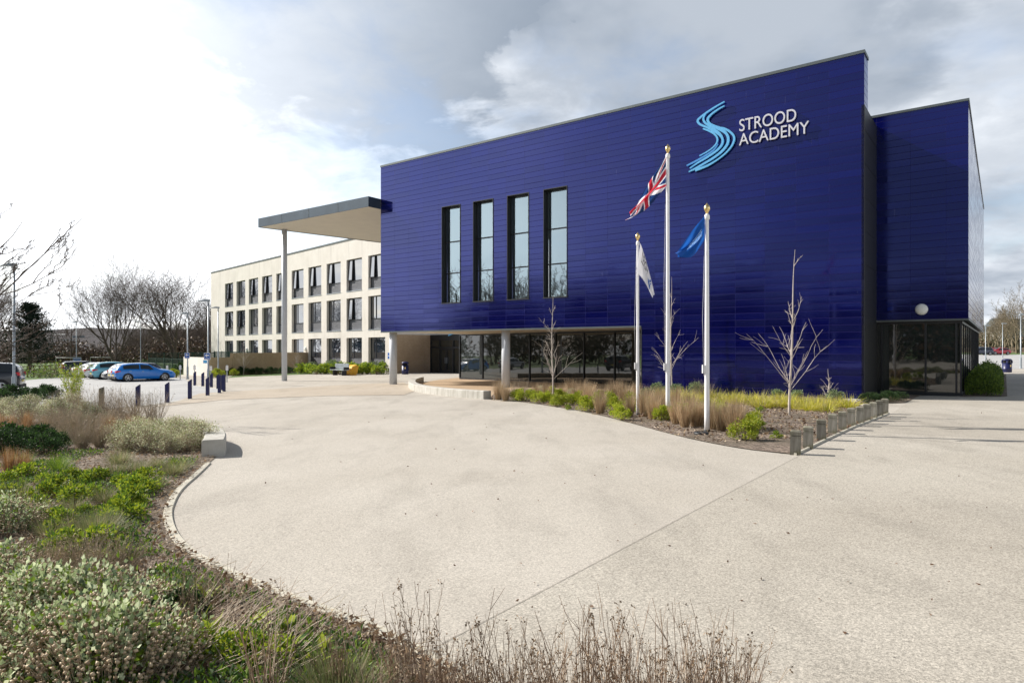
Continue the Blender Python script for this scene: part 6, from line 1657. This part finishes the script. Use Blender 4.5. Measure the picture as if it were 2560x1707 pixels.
batch('greybrush', GL([(150,1080),(195,1075),(240,1082),(180,1100),(225,1105),(270,1090),(140,1110),(205,1125),(250,1120),(120,1090),(280,1075),(300,1070)]), [0.95, 1.1], 'dry_brush', 'grey brown dry brush', 'in the left bed', 'shrub', 'dry brushy plants')
batch('haze', GL([(200,1045),(240,1050),(275,1048),(310,1055),(345,1052),(375,1058),(300,1040),(335,1045),(250,1040),(160,1040),(390,1065),(270,1060)]), [1.15, 1.0], 'wispy_stems', 'wispy upright bare stems', 'above the orange grass', 'shrub', 'wispy sprays in the left bed')
batch('orange', GL([(250,1098),(275,1092),(300,1096),(325,1090),(350,1090),(375,1092),(285,1105),(312,1108),(430,1088),(440,1096),(30,1075),(70,1078),(110,1082),(5,1085),(60,1090)]), [0.62, 0.75], 'orange_grass', 'orange brown grass clump', 'in the left bed', 'grass clump', 'orange grass clumps')
batch('ever', GL([(20,1120),(55,1115),(95,1118),(130,1125),(5,1140),(70,1135),(-30,1130),(110,1140)]), [0.95, 0.8], 'dark_shrub', 'glossy dark green shrub', 'behind the grass domes', 'shrub', 'glossy dark shrubs')
batch('orange', GL([(25,1190),(60,1185)]), [0.7, 0.6], 'orange_grass', 'brown dome of dry grass', 'at the left edge below the dark shrubs', 'grass clump', 'brown grass domes')
batch('green_tuft', GL([(62,1168),(150,1180),(140,1172),(40,1165)]), [0.95, 0.8], 'green_grass', 'fresh green grass dome', 'behind the leafy patches on the left', 'grass clump', 'green grass domes')
batch('tuft', GL([(330,1185),(350,1178),(465,1190),(455,1180),(412,1222),(350,1330),(240,1352),(415,1190),(300,1160),(180,1290),(390,1170),(262,1260),(90,1300),(130,1345),(40,1260),(290,1190),(120,1225),(200,1375),(232,1345),(362,1322),(345,1338),(250,1358)]), [0.95, 0.8, 1.0], 'blue_grass', 'fine blue green grass tuft', 'in the left bed', 'grass clump', 'fine grass tufts')
lf = []
for n_, (x, y) in enumerate([(120,1215),(150,1205),(180,1212),(210,1208),(245,1212),(275,1206),(305,1215),(140,1240),(170,1250),(205,1240),(110,1255),(235,1258),(330,1235),(300,1250),(60,1240),(30,1250),(90,1275),(140,1285),(180,1268),(215,1290),(130,1310),(260,1285),(300,1290),(330,1275),(350,1265),(230,1320),(160,1330),(275,1325),(310,1310),(50,1300),(20,1320),(340,1230),(380,1245),(400,1232),(370,1215),(435,1178),(345,1300),(195,1300),(20,1215),(70,1200),(0,1260),(110,1360),(160,1385),(290,1345),(310,1370),(60,1345)]):
    if n_ % 4 == 1: continue
    lf.append((x+pr.uniform(-8, 8), y+pr.uniform(-6, 6)))
batch('leafy', GL(lf), [0.75, 0.95, 0.6, 0.85], 'leafy_perennial', 'leafy yellow green plant', 'amid the left bed', 'plant', 'leafy plants in the middle of the bed')
rs = [(450,1172),(470,1165),(340,1395),(385,1400),(420,1380),(300,1385),(210,1378),(150,1395),(360,1365),(680,1600),(650,1570),(705,1630),(740,1585),(905,1600),(940,1610),(960,1590),(880,1640),(560,1660),(620,1680),(520,1640),(700,1680),(840,1690),(470,1520),(440,1560),(1010,1630),(300,1690),(540,1600),(760,1650)]
batch('rosette', GL(rs), [0.8, 0.95, 0.7], 'leaf_rosette', 'broad fresh green leaf tuft', 'in the left bed', 'plant', 'fresh green rosettes')
ss = [(70,1590),(210,1600),(330,1575),(130,1690),(-50,1520),(-60,1670),(5,1330),(260,1700)]
batch('silver', GL(ss), [0.58, 0.66, 0.5], 'silver_shrub', 'silver leaved shrub with brown seed heads', 'at lower left', 'shrub', 'silver leaved shrubs')
dd = [(455,1540),(500,1535),(545,1530),(520,1510),(480,1575),(420,1500),(300,1420),(250,1430),(200,1420),(350,1440),(560,1512),(470,1600),(100,1330),(170,1350),(60,1370),(240,1395)]
batch('ever', GL([(400,1585),(440,1560),(385,1620),(350,1640)]), [0.55, 0.48], 'dark_shrub', 'dark green leafy clump', 'right of the silver shrubs', 'shrub', 'dark clumps by the silver shrubs')
batch('greybrush', GL([(60,1440),(130,1450),(190,1440),(250,1455),(310,1450),(100,1475),(220,1480),(20,1470)]), [0.55, 0.65], 'dry_brush', 'beige dry seed head brush', 'behind the silver shrubs', 'shrub', 'dry brush behind the silver shrubs')
batch('dead', GL(dd), [0.5, 0.62, 0.45], 'dead_perennial', 'brown dead stem bundle', 'by the curved edging', 'plant', 'dead stem bundles at lower left')
pr.seed(71)
d2 = []
for i in range(40):
    x = 0.1 + (i/45)*0 ; t = i/39
    px = 860 + 1010*t**0.92 + pr.uniform(-14, 14)
    D = 3.62 - 0.35*t + pr.uniform(-0.35, 0.45)
    X = (px-1280)/FPX*D
    d2.append(Vector((X, D, gz(X, D))))
batch('dead', d2, [0.85, 1.08, 0.7, 0.95, 0.6], 'dead_perennial', 'brown dead stem bundle', 'along the bottom edge', 'plant', 'dead stem bundles along the bottom')
batch('tuft', [at(1115, 4.1), at(1160, 4.2), at(1085, 4.3)], [0.9, 1.1], 'blue_grass', 'thin straw grass clump', 'among the dead stems', 'grass clump', 'grass among the dead stems')
# lime grass blades at the bottom, young shrub with new leaves at the far edge
def lily():
    m = MB()
    for i in range(16):
        a = pr.uniform(0, 6.28); blade(m, Vector((0.05*math.cos(a), 0.05*math.sin(a), 0)), Vector((math.cos(a)*0.5, math.sin(a)*0.5, 1)), pr.uniform(0.18, 0.34), 0.009, pr.choice((0, 0, 1)), 0.6, 5)
    return m
PRO['lily'] = [(lily(), LM('lime','lime2')) for _ in range(2)]
batch('lily', [at(290, 4.45), at(340, 4.35), at(405, 4.4), at(470, 4.4), at(255, 4.3), at(520, 4.35)], [1.0, 0.85], 'strap_leaf_plant', 'lime strap leaved shoots', 'at bottom left', 'plant', 'lime strap leaved shoots')
batch('leafy', [at(450, 4.3), at(500, 4.25), at(410, 4.2), at(560, 4.3), at(600, 4.2), at(240, 4.25), at(640, 4.15), at(350, 4.2), at(700, 4.1), at(150, 4.25)], [0.7, 0.6], 'leafy_perennial', 'small leaved green mat', 'along the bottom edge', 'plant', 'leafy mats at the bottom')
def sapling():
    pr.seed(5); a, b = MB(), MB()
    for s in range(9):
        az = pr.uniform(0, 6.28); d = Vector((math.cos(az)*0.35, math.sin(az)*0.35, 1)).normalized(); q = [Vector((0, 0, -0.02))]; L = pr.uniform(1.0, 1.75)
        for j in range(8): d = (d + pv(0.14) + Vector((0.05, 0, 0))).normalized(); q.append(q[-1]+d*L/8)
        a.tube(q, [0.013*(1-0.8*j/8) for j in range(9)], 4, 0, caps=False)
        for j in range(3, 9):
            for k in range(4):
                e = q[j] + pv(0.10); a.tube([q[j], e], [0.003, 0.002], 3, 0, caps=False)
                for z in range(7): leafq(b, e+pv(0.05), pv(1)+Vector((0, 0, 0.5)), pr.uniform(0.035, 0.07), 0.014, pr.choice((0, 0, 1)))
    return a, b
a, b = sapling()
t = empty('young_shrub', G(190, 1030), 0, 'open young shrub with fresh yellow green leaves before the parked cars', 'shrub', 'young leafing shrubs')
a.build('stems', M['l_twig2'], t); b.build('foliage', LM('lime','lime2'), t)
again(t, G(165, 1012) + Vector((-0.8, 1.5, 0)), 2.0, (0.85, 0.85, 1.05), 'taller open young shrub left of the black estate car', 'young leafing shrubs')
# --- litter of chips, leaves and twigs on the mulch, and low ground cover
def inside(p, poly):
    c = False; j = len(poly)-1
    for i in range(len(poly)):
        a, b = poly[i], poly[j]
        if (a[1] > p.y) != (b[1] > p.y) and p.x < (b[0]-a[0])*(p.y-a[1])/(b[1]-a[1])+a[0]: c = not c
        j = i
    return c
def litter_mesh(poly, n, seed, near=True):
    pr.seed(seed); m = MB(); k = 0; tries = 0
    while k < n and tries < n*20:
        tries += 1
        if near: D = 3.2 + 12.0*pr.random()**1.5; x = (pr.uniform(-0.85, 0.35))*D; p = Vector((x, D))
        else: p = Vector((pr.uniform(-1, 16), pr.uniform(14, 33)))
        if not inside(p, poly): continue
        k += 1; z = gz(p.x, p.y) + 0.03 + 0.03*pr.random(); q = Vector((p.x, p.y, z)); ty = pr.random()
        big = 1.0 if near else 1.8
        if ty < 0.62: leafq(m, q, Vector((pr.uniform(-1,1), pr.uniform(-1,1), pr.uniform(-0.1,0.35))), pr.uniform(0.02, 0.06)*big, pr.uniform(0.005, 0.014)*big, pr.choice((0,1,2,3)))
        elif ty < 0.85:
            d = Vector((pr.uniform(-1,1), pr.uniform(-1,1), pr.uniform(-0.05,0.2))).normalized()*pr.uniform(0.05, 0.22)*big; m.tube([q, q+d], [0.003*big, 0.0015*big], 3, pr.choice((1,4)), caps=False)
        else: leafq(m, q, Vector((pr.uniform(-1,1), pr.uniform(-1,1), pr.uniform(0.2,0.8))), pr.uniform(0.03, 0.075)*big, pr.uniform(0.012, 0.022)*big, pr.choice((5,3)))
    return m
CH = LM('twig','twig2','seed','brown','straw','tan2')
sp = [(430,1330),(470,1360),(540,1400),(600,1430),(700,1470),(760,1490),(820,1500),(650,1440),(500,1390),(880,1530),(420,1300),(410,1340),(560,1440),(720,1500)]
pr.seed(91)
for i, (x, y) in enumerate(sorted(sp)):
    g_ = G2(x, y); q = min(kerb_pts, key=lambda k: (k-g_.xy).length); d_ = Vector((-1, -0.9)).normalized()*pr.uniform(0.30, 0.6); z = q + d_
    o = plant('rosette', Vector((z.x, z.y, gz(z.x, z.y))), pr.uniform(0.35, 0.55), name='leaf_rosette')
    tag(o, f'small fresh sprout by the curved kerb, {ordw(i+1)} from the left', 'plant', 'sprouts along the kerb')
tag(litter_mesh(bed_l, 26000, 2).build('leaf_litter', CH), 'bark chips, fallen leaves and twigs on the near left bed', 'leaf litter', None, 'stuff')
tag(litter_mesh(bed_r, 9000, 3, False).build('leaf_litter', CH), 'bark chips and dry leaves on the bed before the blue wall', 'leaf litter', None, 'stuff')
def kdist(p): return min((p-q).length for q in kerb_pts)
def cover(poly, n, seed):
    pr.seed(seed); m = MB(); k = 0
    while k < n:
        D = 3.4 + 14*pr.random()**1.1; x = pr.uniform(-0.85, -0.1)*D; p = Vector((x, D))
        if not inside(p, poly): continue
        if kdist(p) < 0.16 + 0.25*pr.random(): continue
        if noise.noise(Vector((p.x*0.9, p.y*0.9, 3.3))) < 0.02: continue
        k += 1; z = gz(p.x, p.y)+0.03; d = Vector((pr.uniform(-1,1), pr.uniform(-1,1), pr.uniform(0.4,1.6)))
        leafq(m, Vector((p.x, p.y, z+0.07*pr.random())), d, pr.uniform(0.03, 0.065), pr.uniform(0.007, 0.014), pr.choices((0,1,2,3), (4,3,1,2))[0])
    return m
tag(cover(bed_l, 21000, 9).build('ground_cover', LM('lime2','green','dgreen2','sage')), 'low green ground cover creeping over the near left mulch', 'ground cover', None, 'stuff')
# trailing dead stems lying on the mulch at lower left
def trails():
    pr.seed(12); m = MB()
    for i in range(420):
        px, py = pr.uniform(430, 700), pr.uniform(1450, 1720); c = G(px, py)
        if not inside(c.xy, bed_l): continue
        if kdist(c.xy) < 0.5: continue
        a = pr.gauss(0.5, 0.7); d = Vector((math.cos(a), math.sin(a), pr.uniform(0.0, 0.5))).normalized(); q = [c+Vector((0,0,0.03))]; L = pr.uniform(0.15, 0.55)
        for j in range(5): d = (d+pv(0.12)+Vector((0,0,0.07))).normalized(); q.append(q[-1]+d*L/5)
        m.tube(q, [0.0035*(1-0.12*j) for j in range(6)], 3, pr.choice((0,1,1)), caps=False)
    return m
tag(trails().build('fallen_stems', LM('twig','twig2')), 'tangle of fallen bare stems at the lower left', 'dead stems', None, 'stuff')
def crumbs():
    pr.seed(33); m = MB()
    for i in range(150):
        D = 4.5 + 22*pr.random()**1.3; x = pr.uniform(-0.5, 0.75)*D; p = Vector((x, D))
        if inside(p, bed_l) or inside(p, bed_r) or (x < -6 and D > 20): continue
        leafq(m, Vector((x, D, gz(x, D)+0.024)), Vector((pr.uniform(-1,1), pr.uniform(-1,1), 0.1)), pr.uniform(0.015, 0.05), pr.uniform(0.006, 0.016), pr.choice((0,1)))
    return m
tag(crumbs().build('fallen_leaves', LM('brown','twig')), 'few scattered dead leaves on the forecourt', 'leaves', None, 'stuff')
bpy.context.view_layer.update()
